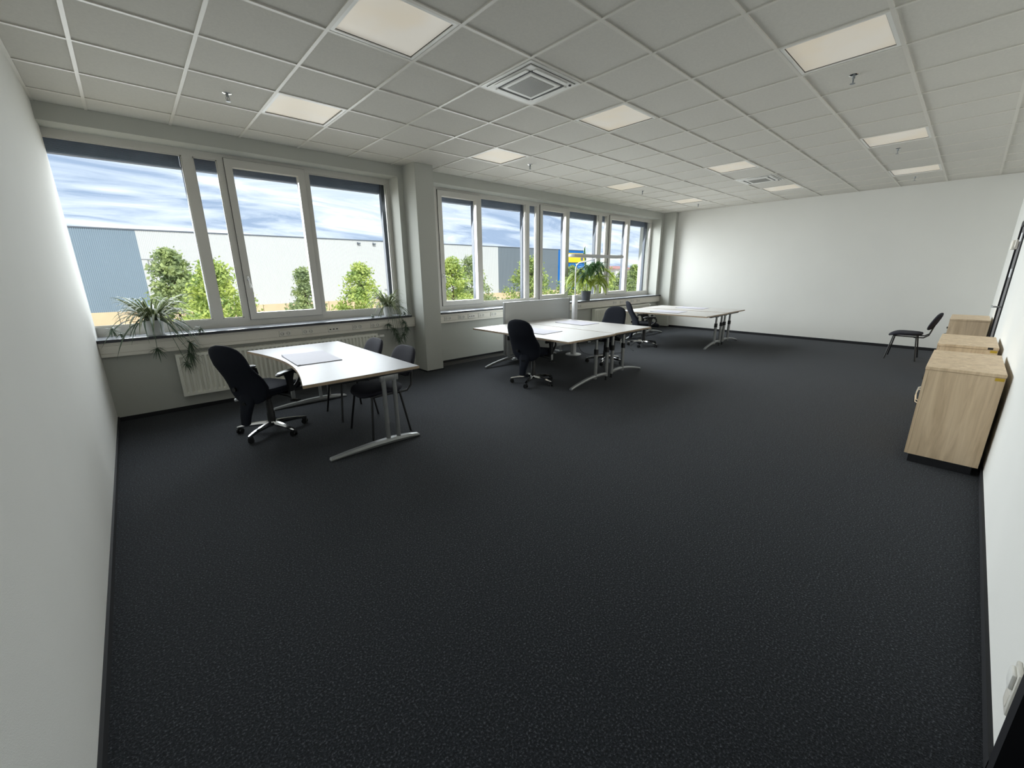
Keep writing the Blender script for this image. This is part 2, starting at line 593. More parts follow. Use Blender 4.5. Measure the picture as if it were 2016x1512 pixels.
# window sills
def sill(name, x0, x1, xe0, xe1, label):
    mb = MB()
    mb.box((x0, YW - 0.01, WB - 0.025), (x1, YF + 0.02, WB), 0.002)
    mb.box((xe0, 0.280, WB - 0.030), (xe1, YW - 0.01, WB), 0.004, 2)
    so = tag(mb.build(name, 'sill'), label, 'window sill', kind='structure')
    MB().box((xe0, 0.2765, WB - 0.031), (xe1, 0.2815, WB - 0.001)).build('front_edge', 'blind_dark', so)
sill('trim_2', XL, J1, XL, 3.235, 'dark window sill, sky sheen painted on top, carrying the two spider plants')
sill('trim_3', J2, J3, 3.66, P2, 'dark window sill, sky sheen painted on top, carrying the palm in a grey pot')

# ------------------------------------------------------------------ windows
def window(name, label, x0, x1, bays, rails):
    """bays: list of (kind, glass/sash x0, x1); everything between is frame post"""
    W = thing(name, label, 'window', ((x0 + x1) / 2, YF, WB), kind='structure')
    Y0, Y1 = YF, YF + 0.075
    f = MB()
    f.box((x0, Y0, WB), (x1, Y1, 1.005))
    f.box((x0, Y0, 2.85), (x1, Y1, WT))
    fr = f.build('frame', 'frame', W)
    edges = []
    cur = x0
    for k, a, b in bays:
        if a - cur > 0.004:
            edges.append((cur, a))
        cur = b
    if x1 - cur > 0.004:
        edges.append((cur, x1))
    for a, b in edges:
        MB().box((a, Y0 + 0.002, 1.0), (b, Y1 - 0.002, 2.855)).build('mullion', 'frame', W)
    for k, a, b in bays:
        if k == 'fixed':
            p = MB().box((a - 0.004, Y0 + 0.03, 1.0), (b + 0.004, Y0 + 0.05, 2.855)).build('pane', 'glass', W)
            s = MB()
            t = 0.012
            s.box((a, Y0 + 0.02, 1.005), (a + t, Y0 + 0.03, 2.85)); s.box((b - t, Y0 + 0.02, 1.005), (b, Y0 + 0.03, 2.85))
            s.box((a, Y0 + 0.02, 1.005), (b, Y0 + 0.03, 1.005 + t)); s.box((a, Y0 + 0.02, 2.85 - t), (b, Y0 + 0.03, 2.85))
            s.build('glazing_bead', 'frame', W)
        else:
            # opening sash, proud of the frame
            zs0, zs1, gz0, gz1 = 0.975, 2.88, 1.06, 2.79
            ga, gb = a + 0.078, b - 0.085
            s = MB()
            for q in (((a, zs0), (ga, zs1)), ((gb, zs0), (b, zs1)), ((ga, zs0), (gb, gz0)), ((ga, gz1), (gb, zs1))):
                s.box((q[0][0], Y0 - 0.022, q[0][1]), (q[1][0], Y1 - 0.01, q[1][1]))
            sa = s.build('sash', 'frame', W)
            MB().box((a - 0.004, Y0 - 0.012, zs0 - 0.004), (b + 0.004, Y0 - 0.002, zs0 + 0.02)).box((a - 0.004, Y0 - 0.012, zs1 - 0.02), (b + 0.004, Y0 - 0.002, zs1 + 0.004)).box((a - 0.004, Y0 - 0.012, zs0), (a + 0.02, Y0 - 0.002, zs1)).box((b - 0.02, Y0 - 0.012, zs0), (b + 0.004, Y0 - 0.002, zs1)).build('seal', 'seal', sa)
            MB().box((ga - 0.004, Y0 + 0.02, gz0 - 0.004), (gb + 0.004, Y0 + 0.04, gz1 + 0.004)).build('pane', 'glass', sa)
            h = MB()
            hx, hz = a + 0.042, 1.50
            h.box((hx - 0.013, Y0 - 0.032, hz - 0.035), (hx + 0.013, Y0 - 0.022, hz + 0.035), 0.004, 2)
            h.tube([(hx, Y0 - 0.03, hz), (hx, Y0 - 0.062, hz), (hx + 0.003, Y0 - 0.072, hz - 0.012), (hx + 0.012, Y0 - 0.072, hz - 0.125)], 0.0085, 8)
            h.build('window_handle', 'chrome', sa)
    # raised outdoor blinds and their guide rails
    for a, b in rails:
        bl = MB()
        z = 2.735
        bl.box((a, 0.80, z), (b, 0.89, z + 0.018))
        for i in range(16):
            zz = z + 0.022 + i * 0.0105
            bl.box((a + 0.01, 0.80 + 0.002 * (i % 2), zz), (b - 0.01, 0.885 + 0.002 * (i % 2), zz + 0.007))
        bl.box((a, 0.78, 2.905), (b, 0.92, WT + 0.002))
        bl.build('raised_blind', 'blind', W, smooth=False)
        if b - a > 0.5:
            wd = 0.065
            MB().box((b - 0.005, 0.765, WB), (b + wd, 0.83, WT)).build('guide_rail', 'rail_alu', W)
    return W

window('window_1', 'wide white-framed window beside the plain white wall', -0.9, J1,
       [('fixed', -0.86, 0.70), ('fixed', 0.80, 1.03), ('sash', 1.096, 1.993), ('fixed', 2.05, 3.155)],
       [(-0.85, 0.70), (0.78, 1.97), (2.03, 3.13)])
window('window_2', 'long white-framed window band ending at the bare off-white wall', J2, J3,
       [('fixed', 3.755, 3.975), ('sash', 4.055, 4.945), ('fixed', 4.995, 6.13), ('fixed', 6.232, 6.44), ('sash', 6.525, 7.425),
        ('fixed', 7.487, 8.573), ('fixed', 8.695, 8.895), ('sash', 8.99, 9.86), ('fixed', 9.93, 10.985)],
       [(3.80, 4.90), (5.02, 6.15), (6.26, 7.42), (7.52, 8.60), (8.72, 9.87), (9.95, 10.92)])

# ------------------------------------------------------------------ suspended ceiling
G = 0.625
ceil = thing('ceiling', 'suspended ceiling of grey-white square mineral tiles on a white grid', 'ceiling', (0, 0, H), kind='structure')
xs = [XL] + [G * k for k in range(0, 18)] + [XF]
ys = [YR] + [-G * k for k in range(9, -1, -1)] + [YW]
LIGHTS = [(1.25, -1.25), (3.75, -1.25), (6.875, -1.25), (9.375, -1.25),
          (1.25, -3.125), (3.75, -3.125), (6.875, -3.125), (9.375, -3.125),
          (1.25, -5.0), (3.75, -5.0), (6.875, -5.0), (9.375, -5.0)]
ACS = [(2.5, -3.125), (8.125, -3.125)]
used = {(round(a, 3), round(b, 3)) for a, b in LIGHTS + ACS}
RW = 0.012
TILES = {}
for i in range(len(xs) - 1):
    for j in range(len(ys) - 1):
        x0, x1, y0, y1 = xs[i], xs[i + 1], ys[j], ys[j + 1]
        if (round(x0, 3), round(y0, 3)) in used:
            continue
        key = (round(x1 - x0, 3), round(y1 - y0, 3))
        if key not in TILES:
            hx, hy = key[0] / 2 - 0.004, key[1] / 2 - 0.004
            TILES[key] = MB().box((-hx, -hy, 0.007), (hx, hy, 0.025)).mesh('ceiling_tile', 'tile', smooth=False)
        link('ceiling_tile', TILES[key], ceil, loc=((x0 + x1) / 2, (y0 + y1) / 2, random.uniform(0, 0.0012)))
for x in xs[1:-1]:
    MB().box((x - RW, YR, H), (x + RW, YW, H + 0.008)).box((x - 0.002, YR, H + 0.008), (x + 0.002, YW, H + 0.04)).build('grid_rail', 'rail', ceil, smooth=False)
for y in ys[1:-1]:
    MB().box((XL, y - RW, H + 0.0006), (XF, y + RW, H + 0.008)).box((XL, y - 0.002, H + 0.008), (XF, y + 0.002, H + 0.04)).build('grid_rail', 'rail', ceil, smooth=False)
mb = MB()
mb.box((XL, YR, H + 0.001), (XL + 0.022, YW, H + 0.006)).box((XF - 0.022, YR, H + 0.001), (XF, PY, H + 0.006)).box((XL, YR, H + 0.001), (XF, YR + 0.022, H + 0.006))
mb.build('edge_trim', 'rail', ceil, smooth=False)

# recessed light panels
def make_light():
    t = thing('ceiling_light', '', 'ceiling light', group='recessed square light panels')
    s = G / 2 - RW - 0.001
    i = s - 0.022
    f = MB()
    for a, b in (((-s, -s), (s, -i)), ((-s, i), (s, s)), ((-s, -i), (-i, i)), ((i, -i), (s, i))):
        f.box((a[0], a[1], 0.002), (b[0], b[1], 0.05))
    f.build('frame', 'white', t, smooth=False)
    MB().box((-i, -i, 0.012), (i, i, 0.02)).build('diffuser', 'diffuser', t, smooth=False)
    g = MB()
    for a, b in (((-i, -i), (i, -i + 0.004)), ((-i, i - 0.004), (i, i)), ((-i, -i), (-i + 0.004, i)), ((i - 0.004, -i), (i, i))):
        g.box((a[0], a[1], 0.009), (b[0], b[1], 0.013))
    g.build('shadow_gap', 'hole', t, smooth=False)
    return t
lt = make_light()
where_x = {1.25: 'nearest the plain white wall', 3.75: 'level with the pillar', 6.875: 'level with the palm', 9.375: 'nearest the bare wall'}
where_y = {-1.25: 'in the row along the windows', -3.125: 'in the air conditioner row', -5.0: 'in the row above the sideboards'}
for n, (x, y) in enumerate(LIGHTS):
    if (x, y) == (1.25, -5.0):
        continue
    o = lt if n == 0 else copy_tree(lt)
    o.location = (x + G / 2, y + G / 2, H)
    o['label'] = 'square ceiling light panel %s, %s' % (where_y[y], where_x[x])

# air conditioning cassettes
def make_ac():
    t = thing('air_conditioner', '', 'air conditioner', group='ceiling cassette air conditioners')
    s = G / 2 - RW - 0.002
    MB().box((-s, -s, -0.004), (s, s, 0.05), 0.003).build('casing', 'white', t)
    q = 0.262
    g = MB()
    for a, b in (((-q - .004, -q - .004), (q + .004, -q)), ((-q - .004, q), (q + .004, q + .004)), ((-q - .004, -q), (-q, q)), ((q, -q), (q + .004, q))):
        g.box((a[0], a[1], -0.0052), (b[0], b[1], -0.003))
    g.build('panel_joint', 'hole', t, smooth=False)
    MB().box((-q, -q, -0.012), (q, q, -0.004), 0.004).build('front_panel', 'white', t)
    for k in range(4):
        R = Matrix.Rotation(k * pi / 2, 4, 'Z')
        lv = MB().box((-0.185, 0.205, -0.0185), (0.185, 0.245, -0.011), 0.003)
        bmesh.ops.transform(lv.bm, matrix=R, verts=list(lv.bm.verts))
        lv.build('louvre', 'white', t)
        sl = MB().box((-0.19, 0.184, -0.0150), (0.19, 0.2045, -0.010))
        bmesh.ops.transform(sl.bm, matrix=R, verts=list(sl.bm.verts))
        sl.build('air_slot', 'seal', t, smooth=False)
    MB().loft([[(-0.18, -0.18, -0.012), (0.18, -0.18, -0.012), (0.18, 0.18, -0.012), (-0.18, 0.18, -0.012)], [(-0.172, -0.172, -0.020), (0.172, -0.172, -0.020), (0.172, 0.172, -0.020), (-0.172, 0.172, -0.020)]]).build('centre_plate', 'white', t, smooth=False)
    MB().box((-0.14, -0.14, -0.0215), (0.14, 0.14, -0.019)).build('grille', 'grille', t, smooth=False)
    MB().lathe([(0.012, -0.018), (0.012, -0.011)], (0.232, -0.232, 0), 12).build('sensor', 'hole', t)
    return t
ac = make_ac()
for n, (x, y) in enumerate(ACS):
    o = ac if n == 0 else copy_tree(ac)
    o.location = (x + G / 2, y + G / 2, H)
    o['label'] = ('square white ceiling air conditioner nearer the plain white wall', 'square white ceiling air conditioner nearer the bare far wall')[n]

# sprinklers
def make_sprinkler():
    t = thing('sprinkler_head', '', 'sprinkler', group='chrome sprinkler heads in the ceiling tiles')
    MB().lathe([(0.036, 0.008), (0.036, 0.004), (0.030, 0.0), (0.012, -0.004)], seg=20).build('rosette', 'chrome', t)
    b = MB().lathe([(0.011, 0.0), (0.011, -0.022), (0.007, -0.024)], seg=12)
    b.build('nozzle', 'steelgal', t)
    a = MB()
    for s in (-1, 1):
        a.tube([(s * 0.008, 0, -0.02), (s * 0.014, 0, -0.036), (s * 0.010, 0, -0.05), (0, 0, -0.056)], 0.003, 6)
    a.build('yoke', 'steelgal', t)
    MB().lathe([(0.002, -0.054), (0.019, -0.0575), (0.019, -0.0595), (0.002, -0.060)], seg=14).build('deflector', 'steelgal', t)
    MB().tube([(0, 0, -0.022), (0, 0, -0.052)], 0.0025, 6).build('bulb', 'seal', t)
    return t
sp = make_sprinkler()
SPR = [(0.94, -0.92, 'near the plain white wall, beside the windows'), (4.69, -0.92, 'above the first pair of facing desks'),
       (7.82, -0.92, 'above the gap by the palm'), (10.3, -0.93, 'beside the windows near the bare wall'),
       (4.70, -4.67, 'above the sideboard nearest the doorway'), (7.83, -4.655, 'above the aisle by the middle sideboard'), (10.35, -4.645, 'above the lone chair by the bare wall')]
for n, (x, y, wh) in enumerate(SPR):
    o = sp if n == 0 else copy_tree(sp)
    o.location = (x, y, H + 0.004)
    o['label'] = 'small chrome sprinkler head ' + wh

# ------------------------------------------------------------------ doors
def door(name, label, x0, x1, zt, closed_y, hx, side):
    d = thing(name, label, 'door', ((x0 + x1) / 2, YR, 0), kind='structure')
    t = 0.07
    f = MB()
    yf = YR + 0.012
    for a, b in (((x0 - 0.01, 0), (x0 + t - 0.01, zt + 0.02)), ((x1 - t + 0.01, 0), (x1 + 0.01, zt + 0.02)), ((x0 + t - 0.01, zt - t + 0.02), (x1 - t + 0.01, zt + 0.02))):
        f.box((a[0], -6.078, a[1]), (b[0], yf, b[1]))
    f.build('door_frame', 'door_frame', d, smooth=False)
    if closed_y is None:          # leaf swung open into the corridor
        MB().box((x0 + 0.02, -6.98, 0.008), (x0 + 0.065, -6.085, zt - t + 0.02)).build('door_leaf', 'steel', d, smooth=False)
        return d
    lf = MB().box((x0 + t - 0.01, closed_y - 0.045, 0.008), (x1 - t + 0.01, closed_y, zt - t + 0.02)).build('door_leaf', 'steel', d, smooth=False)
    h = MB()
    h.box((hx - 0.02, closed_y, 0.93), (hx + 0.02, closed_y + 0.010, 1.12), 0.004)
    h.tube([(hx, closed_y, 1.05), (hx, closed_y + 0.075, 1.05), (hx + side * 0.012, closed_y + 0.088, 1.05), (hx + side * 0.13, closed_y + 0.088, 1.05)], 0.0105, 10)
    h.build('door_handle', 'silver', lf)
    return d
d1 = door('door_1', 'grey door in a dark frame behind the sideboards', D1[0], D1[1], D1[2], YR - 0.005, 8.30, 1)
for z in (0.35, 1.475, 1.90):
    MB().tube([(D1[0] + 0.07, YR + 0.016, z - 0.05), (D1[0] + 0.07, YR + 0.016, z + 0.05)], 0.012, 10).box((D1[0] + 0.02, YR + 0.005, z - 0.05), (D1[0] + 0.11, YR + 0.016, z + 0.05)).build('hinge', 'lampgrey', d1)
MB().box((8.86, YR - 0.005, 1.78), (9.14, YR + 0.055, 1.90), 0.006).box((8.74, YR + 0.012, 1.80), (8.83, YR + 0.030, 1.90), 0.003).build('door_closer', 'cream', d1)
d2 = door('door_2', 'dark-framed doorway beside the wall socket', D2[0], D2[1], D2[2], None, 0.80, 1)

# ------------------------------------------------------------------ wall socket by the near doorway
s = thing('wall_socket', 'white double wall socket with a plug beside the doorway', 'socket', (1.775, YR, 0.30))
MB().box((1.735, YR, 0.205), (1.815, YR + 0.011, 0.360), 0.004, 2).build('socket_plate', 'socket', s)
MB().box((1.747, YR + 0.009, 0.290), (1.803, YR + 0.022, 0.346), 0.010, 2).build('plug_adapter', 'white', s)
MB().box((1.752, YR + 0.010, 0.222), (1.798, YR + 0.0125, 0.272), 0.001).build('socket_insert', 'trunk', s)

# ------------------------------------------------------------------ cable trunking with sockets
def socket_double(W, x, z, kind):
    w2 = 0.07 if kind != 'data' else 0.075
    f = MB().box((x - w2, 0.289, z - 0.036), (x + w2, 0.300, z + 0.036), 0.003, 1).build('socket_frame', 'socket', W)
    if kind == 'data':
        for dx in (-0.045, 0, 0.045):
            MB().box((x + dx - 0.010, 0.2865, z - 0.008), (x + dx + 0.010, 0.2905, z + 0.006)).build('data_port', 'hole', f)
    else:
        for dx in (-0.036, 0.036):
            m = MB()
            rings = [[(x + dx + r * cos(2 * pi * k / 16), y, z + r * sin(2 * pi * k / 16)) for k in range(16)] for r, y in ((0.021, 0.2875), (0.0185, 0.2875), (0.018, 0.2895), (0.021, 0.2895))]
            m.loft(rings, cap=False)
            for e in (-0.0095, 0.0095):
                m.box((x + dx + e - 0.003, 0.2868, z - 0.003), (x + dx + e + 0.003, 0.290, z + 0.003))
            m.build('socket_well', 'hole', f)

def trunking(label, x0, x1, socks):
    t = thing('cable_trunking', label, 'cable trunking', ((x0 + x1) / 2, 0.335, 0.715))
    MB().box((x0, 0.305, 0.715), (x1, YW, 0.868), 0.003).build('body', 'trunk', t)
    MB().box((x0 + 0.002, 0.300, 0.755), (x1 - 0.002, 0.306, 0.832), 0.002).build('cover', 'trunk', t)
    MB().box((x0 + 0.001, 0.302, 0.835), (x1 - 0.001, 0.306, 0.867), 0.002).box((x0 + 0.001, 0.302, 0.716), (x1 - 0.001, 0.306, 0.752), 0.002).build('edge_profile', 'trunk', t)
    for x, k in socks:
        socket_double(t, x, 0.795, k)
trunking('cream cable trunking with sockets below the first window', XL + 0.001, P1[0] - 0.002,
         [(1.39, 's'), (1.67, 's'), (2.01, 'data'), (2.35, 's'), (2.62, 's')])
trunking('cream cable trunking with sockets between pillar and bare wall', P1[1] + 0.002, P2 - 0.002,
         [(3.92, 's'), (4.21, 's'), (4.43, 'data'), (4.65, 's'), (4.94, 's'), (7.49, 's'), (8.90, 's'), (9.21, 's'), (9.45, 'data'), (9.70, 's'), (10.0, 's')])

# cable duct lying on the floor
dct = MB().prism([(0.20, 0.0), (0.345, 0.0), (0.33, 0.028), (0.215, 0.028)], 'x', 3.625, 5.9).build('floor_cable_duct', 'hole', None)
tag(dct, 'low grey cable duct on the floor between pillar and partition', 'cable duct')

# ------------------------------------------------------------------ radiators
def radiator(label, x0, x1, z0, z1, valve_x):
    t = thing('radiator', label, 'radiator', ((x0 + x1) / 2, 0.30, z0))
    yf = 0.255
    n = max(4, int(round((x1 - x0 - 0.04) / 0.05)))
    pitch = (x1 - x0 - 0.04) / n
    prof = [(x0, yf)]
    for i in range(n):
        a = x0 + 0.02 + i * pitch
        prof += [(a + pitch * 0.18, yf), (a + pitch * 0.34, yf + 0.020), (a + pitch * 0.66, yf + 0.020), (a + pitch * 0.82, yf)]
    prof.append((x1, yf))
    mb = MB()
    rows = []
    for z, d in ((z0, 0), (z0 + 0.03, 0), (z0 + 0.045, 1), (z1 - 0.045, 1), (z1 - 0.03, 0), (z1, 0)):
        rows.append([(x, yf + (y - yf) * d, z) for x, y in prof])
    mb.loft(rows, closed=False)
    mb.build('front_panel', 'radi', t)
    MB().box((x0, 0.345, z0), (x1, 0.352, z1)).build('rear_panel', 'radi', t)
    MB().box((x0 - 0.002, yf + 0.002, z0), (x0 + 0.002, 0.352, z1)).build('side_cover', 'radi', t)
    MB().box((x1 - 0.002, yf + 0.002, z0), (x1 + 0.002, 0.352, z1)).build('side_cover', 'radi', t)
    g = MB()
    g.box((x0, yf + 0.001, z1 - 0.006), (x1, yf + 0.018, z1 + 0.002)).box((x0, 0.335, z1 - 0.006), (x1, 0.352, z1 + 0.002))
    k = int((x1 - x0) / 0.04)
    for i in range(k):
        x = x0 + (i + 0.5) * (x1 - x0) / k
        g.box((x - 0.007, yf + 0.018, z1 - 0.003), (x + 0.007, 0.335, z1 + 0.001))
    g.build('top_grille', 'radi', t, smooth=False)
    v = MB()
    v.tube([(valve_x, 0.30, z1 - 0.05), (valve_x + 0.05, 0.30, z1 - 0.05)], 0.012, 10)
    v.tube([(valve_x + 0.04, 0.30, z1 - 0.05), (valve_x + 0.115, 0.30, z1 - 0.05)], 0.023, 14)
    v.build('thermostat_valve', 'white', t)
    MB().tube([(valve_x + 0.035, 0.30, z1 - 0.06), (valve_x + 0.035, 0.30, z0 - 0.05), (valve_x + 0.035, YW - 0.012, z0 - 0.08)], 0.008, 8).build('pipe', 'white', t)
    for bx in (x0 + 0.3, x1 - 0.3):
        MB().box((bx - 0.015, 0.35, z0 + 0.1), (bx + 0.015, YW - 0.001, z1 - 0.08)).build('wall_bracket', 'white', t)
radiator('white ribbed radiator under the first window', 0.238, 2.63, 0.185, 0.672, 2.63)
radiator('white ribbed radiator behind the last desks', 8.05, 10.53, 0.185, 0.690, 10.53)

# ------------------------------------------------------------------ sideboards
def cabinet(x0, x1, label, sticker):
    y0, y1, zt = -5.937, -5.522, 0.80
    t = thing('sideboard', label, 'sideboard', ((x0 + x1) / 2, (y0 + y1) / 2, 0), group='low wooden sideboards along the wall')
    MB().box((x0 + 0.02, y0 + 0.03, 0), (x1 - 0.02, y1 - 0.03, 0.07)).build('plinth', 'base', t)
    MB().box((x0 + 0.006, y0 + 0.002, 0.07), (x1 - 0.006, y1 - 0.022, zt - 0.026)).build('body', 'wood', t, smooth=False)
    MB().box((x0, y0, zt - 0.024), (x1, y1, zt), 0.002).build('top_board', 'wood', t)
    xm = (x0 + x1) / 2
    for a, b, hx in ((x0 + 0.006, xm - 0.002, xm - 0.05), (xm + 0.002, x1 - 0.006, xm + 0.05)):
        d = MB().box((a, y1 - 0.021, 0.072), (b, y1 - 0.002, zt - 0.028)).build('door', 'wood', t, smooth=False)
        yy = y1 - 0.002
        MB().tube([(hx, yy, 0.53), (hx, yy + 0.028, 0.515), (hx, yy + 0.036, 0.46), (hx, yy + 0.028, 0.405), (hx, yy, 0.39)], 0.006, 8).build('handle', 'chrome', d)
        MB().tube([(hx, yy, 0.62), (hx, yy + 0.018, 0.62)], 0.011, 10).build('lock', 'dark', d)
    if sticker:
        MB().box((x0 + 0.0045, -5.93, zt - 0.052), (x0 + 0.0062, -5.885, zt - 0.03)).build('sticker', 'yellow', t, label='small yellow inventory sticker')
    return t
cabinet(4.475, 5.485, 'light oak sideboard closest to the doorway with the wall socket', True)
c2 = cabinet(5.99, 6.95, 'light oak sideboard in the middle of the three along the wall', True)
MB().box((5.9885, -5.90, 0.778), (5.992, -5.865, 0.798)).build('key_plate', 'dark', c2, label='small dark plate on the top edge')
cabinet(9.16, 10.10, 'light oak sideboard next to the lone chair by the bare wall', False)

# ------------------------------------------------------------------ desks
def edge_band(mb_poly, zt, th, t, top):
    n = len(mb_poly)
    cx = sum(p[0] for p in mb_poly) / n; cy = sum(p[1] for p in mb_poly) / n
    out = []
    for i in range(n):
        a, b, c = Vector(mb_poly[i - 1]), Vector(mb_poly[i]), Vector(mb_poly[(i + 1) % n])
        e1 = (b - a).normalized(); e2 = (c - b).normalized()
        n1 = Vector((e1.y, -e1.x)); n2 = Vector((e2.y, -e2.x))
        nn = (n1 + n2).normalized()
        k = 0.0018 / max(0.4, nn.dot(n1))
        out.append((b.x + nn.x * k, b.y + nn.y * k))
    m = MB()
    z0, z1 = zt - th + 0.001, zt - 0.0008
    m.loft([[(p[0], p[1], z0) for p in mb_poly], [(p[0], p[1], z0) for p in out], [(p[0], p[1], z1) for p in out], [(p[0], p[1], z1) for p in mb_poly]], cap=False)
    m.build('edge_band', 'deskedge', top)

def desk_curved():
    zt, th = 0.708, 0.026
    x0, x1, y0, y1 = 0.842, 1.850, -2.315, -0.275
    t = thing('office_desk', 'light desk with a concave front edge beside the radiator', 'desk', ((x0 + x1) / 2, (y0 + y1) / 2, 0), group='light office desks')
    poly = [(x0, y1)]
    for k in range(1, 24):
        u = k / 24
        poly.append((x0 + 0.155 * sin(pi * u) ** 1.0, y1 + (y0 - y1) * u))
    poly += [(x0, y0), (x1, y0), (x1, y1)]
    top = MB().prism(poly, 'z', zt - th, zt).build('desk_top', 'desk_grey', t)
    edge_band(poly, zt, th, t, top)
    for y in (-0.39, -2.24):
        f = MB()
        rings = []
        for x, hh, ww in ((0.985, 0.016, 0.022), (0.995, 0.026, 0.030), (1.15, 0.036, 0.034), (1.38, 0.046, 0.036), (1.58, 0.050, 0.036), (1.72, 0.042, 0.034), (1.825, 0.028, 0.030), (1.838, 0.016, 0.022)):
            zb = 0.012 * sin(pi * min(1, max(0, (x - 0.99) / 0.85)))
            rings.append([(x, y - ww * .8, zb + 0.002), (x, y + ww * .8, zb + 0.002), (x, y + ww, zb + hh * 0.5), (x, y + ww * .6, zb + hh), (x, y - ww * .6, zb + hh), (x, y - ww, zb + hh * .5)])
        f.loft(rings)
        f.build('foot', 'silver', t)
        for x in (1.525, 1.628):
            MB().tube([(x, y, 0.04), (x, y, 0.675)], 0.024, 14, flat=0.8).build('leg', 'silver', t)
        MB().box((1.49, y - 0.022, 0.60), (1.665, y + 0.022, 0.672), 0.01, 2).build('leg_bracket', 'silver', t)
        MB().box((1.05, y - 0.025, 0.655), (1.80, y + 0.025, zt - th), 0.004).build('support_arm', 'plastic', t)
    MB().box((1.555, -2.22, 0.625), (1.60, -0.41, 0.675), 0.004).build('cross_beam', 'silver', t)
    return t
desk_curved()

def desk_straight(x0, x1, y0, y1, zt, side, label, legs):
    """side = +1: seam (posts) on the +x side; legs = (foot tip, outer post, inner post) x"""
    th = 0.025
    t = thing('office_desk', label, 'desk', ((x0 + x1) / 2, (y0 + y1) / 2, 0), group='light office desks')
    poly = [(x0, y1), (x0, y0), (x1, y0), (x1, y1)]
    top = MB().prism(poly, 'z', zt - th, zt).build('desk_top', 'desk', t)
    edge_band(poly, zt, th, t, top)
    tip, pa, pb = legs
    for y in (y0 + 0.08, y1 - 0.08):
        f = MB()
        rings = []
        ptsf = []
        for k in range(13):
            u = k / 12
            x = tip + (pb - tip) * u
            z = 0.012 + 0.092 * (sin(pi * 0.5 * min(1, u * 1.25)) ** 0.9) - 0.012 * max(0, u - 0.8) * 5
            hh = 0.030 + 0.014 * u
            ww = 0.026 - 0.004 * abs(u - 0.5)
            ptsf.append((x, z, hh, ww))
        for x, z, hh, ww in ptsf:
            rings.append([(x, y - ww * .8, z - hh / 2 - .0), (x, y + ww * .8, z - hh / 2), (x, y + ww, z), (x, y + ww * .6, z + hh / 2), (x, y - ww * .6, z + hh / 2), (x, y - ww, z)])
        f.loft(rings)
        f.build('foot', 'silver', t)
        MB().lathe([(0.018, 0.0), (0.020, 0.012), (0.012, 0.02), (0.012, 0.07)], (pb, y, 0), 12).build('glide', 'plastic', t)
        MB().lathe([(0.013, 0.0), (0.013, 0.010)], (tip + (0.02 if pb > tip else -0.02), y, 0), 10).build('glide', 'plastic', t)
        for px in (pa, pb):
            lg = MB().tube([(px, y, 0.06), (px, y, 0.43)], 0.026, 14).tube([(px, y, 0.43), (px, y, zt - th - 0.02)], 0.020, 14).build('leg', 'silver', t)
            MB().tube([(px, y, 0.415), (px, y, 0.49)], 0.031, 14).build('collar', 'plastic', lg)
        a, b = min(tip, pb) + 0.12, max(tip, pb) + 0.02
        MB().box((a if pb > tip else min(tip, pb) - 0.02, y - 0.022, zt - th - 0.035), (b if pb > tip else max(tip, pb) - 0.12, y + 0.022, zt - th), 0.004).build('support_arm', 'plastic', t)
    xm = (pa + pb) / 2
    MB().box((xm - 0.03, y0 + 0.10, zt - th - 0.06), (xm + 0.03, y1 - 0.10, zt - th - 0.012), 0.004).build('cross_beam', 'plastic', t)
    return t
desk_straight(3.965, 5.006, -2.345, -0.355, 0.682, 1, 'straight light desk in the first pair, on the pillar side', (4.13, 4.67, 4.935))
desk_straight(5.028, 6.042, -2.310, -0.325, 0.682, -1, 'straight light desk in the first pair, on the floor lamp side', (5.92, 5.40, 5.12))
desk_straight(8.10, 9.155, -2.320, -0.345, 0.686, 1, 'straight light desk in the last pair, farther from the bare wall', (8.36, 8.80, 9.07))
desk_straight(9.172, 10.14, -2.310, -0.315, 0.690, -1, 'straight light desk in the last pair, nearer the bare wall', (10.07, 9.53, 9.26))

# writing pads
def pad(x0, x1, y0, y1, z, rot, label, thick=0.006, curl=0.012):
    t = thing('paper_pad', label, 'desk pad', ((x0 + x1) / 2, (y0 + y1) / 2, z), group='paper desk pads')
    hx, hy = (x1 - x0) / 2, (y1 - y0) / 2
    c = Vector(((x0 + x1) / 2, (y0 + y1) / 2, z))
    rings = []
    n = 10
    for k in range(n + 1):
        u = k / n
        y = c.y - hy + 2 * hy * u
        lift = curl * max(0, u - 0.75) * 4 * 0.6
        rings.append([(c.x - hx, y, z + 0.0006), (c.x + hx, y, z + 0.0006), (c.x + hx, y, z + thick + lift * 0.5), (c.x, y, z + thick + lift * 0.2), (c.x - hx, y, z + thick + lift)])
    MB().loft(rings).build('sheets', 'paper', t)
    MB().box((c.x - hx - 0.001, c.y - hy, z + 0.0005), (c.x - hx + 0.028, c.y + hy, z + thick + 0.0025), 0.001).build('binding_strip', 'paper', t)
    t.rotation_euler.z = rot
    return t
pad(1.035, 1.445, -1.535, -0.895, 0.708, radians(-2), 'paper desk pad on the desk with the concave edge', 0.007, 0.02)
pad(4.20, 4.64, -1.66, -1.03, 0.682, radians(4), 'paper desk pad on the pillar side of the first desk pair')
pad(5.42, 5.86, -1.44, -0.82, 0.682, radians(-3), 'paper desk pad on the lamp side of the first desk pair')
pad(8.36, 8.85, -1.60, -0.98, 0.686, radians(3), 'paper desk pad in the last desk pair, farther from the bare wall')
pad(9.60, 10.02, -1.58, -0.95, 0.690, radians(2), 'paper desk pad in the last desk pair, nearer the bare wall')

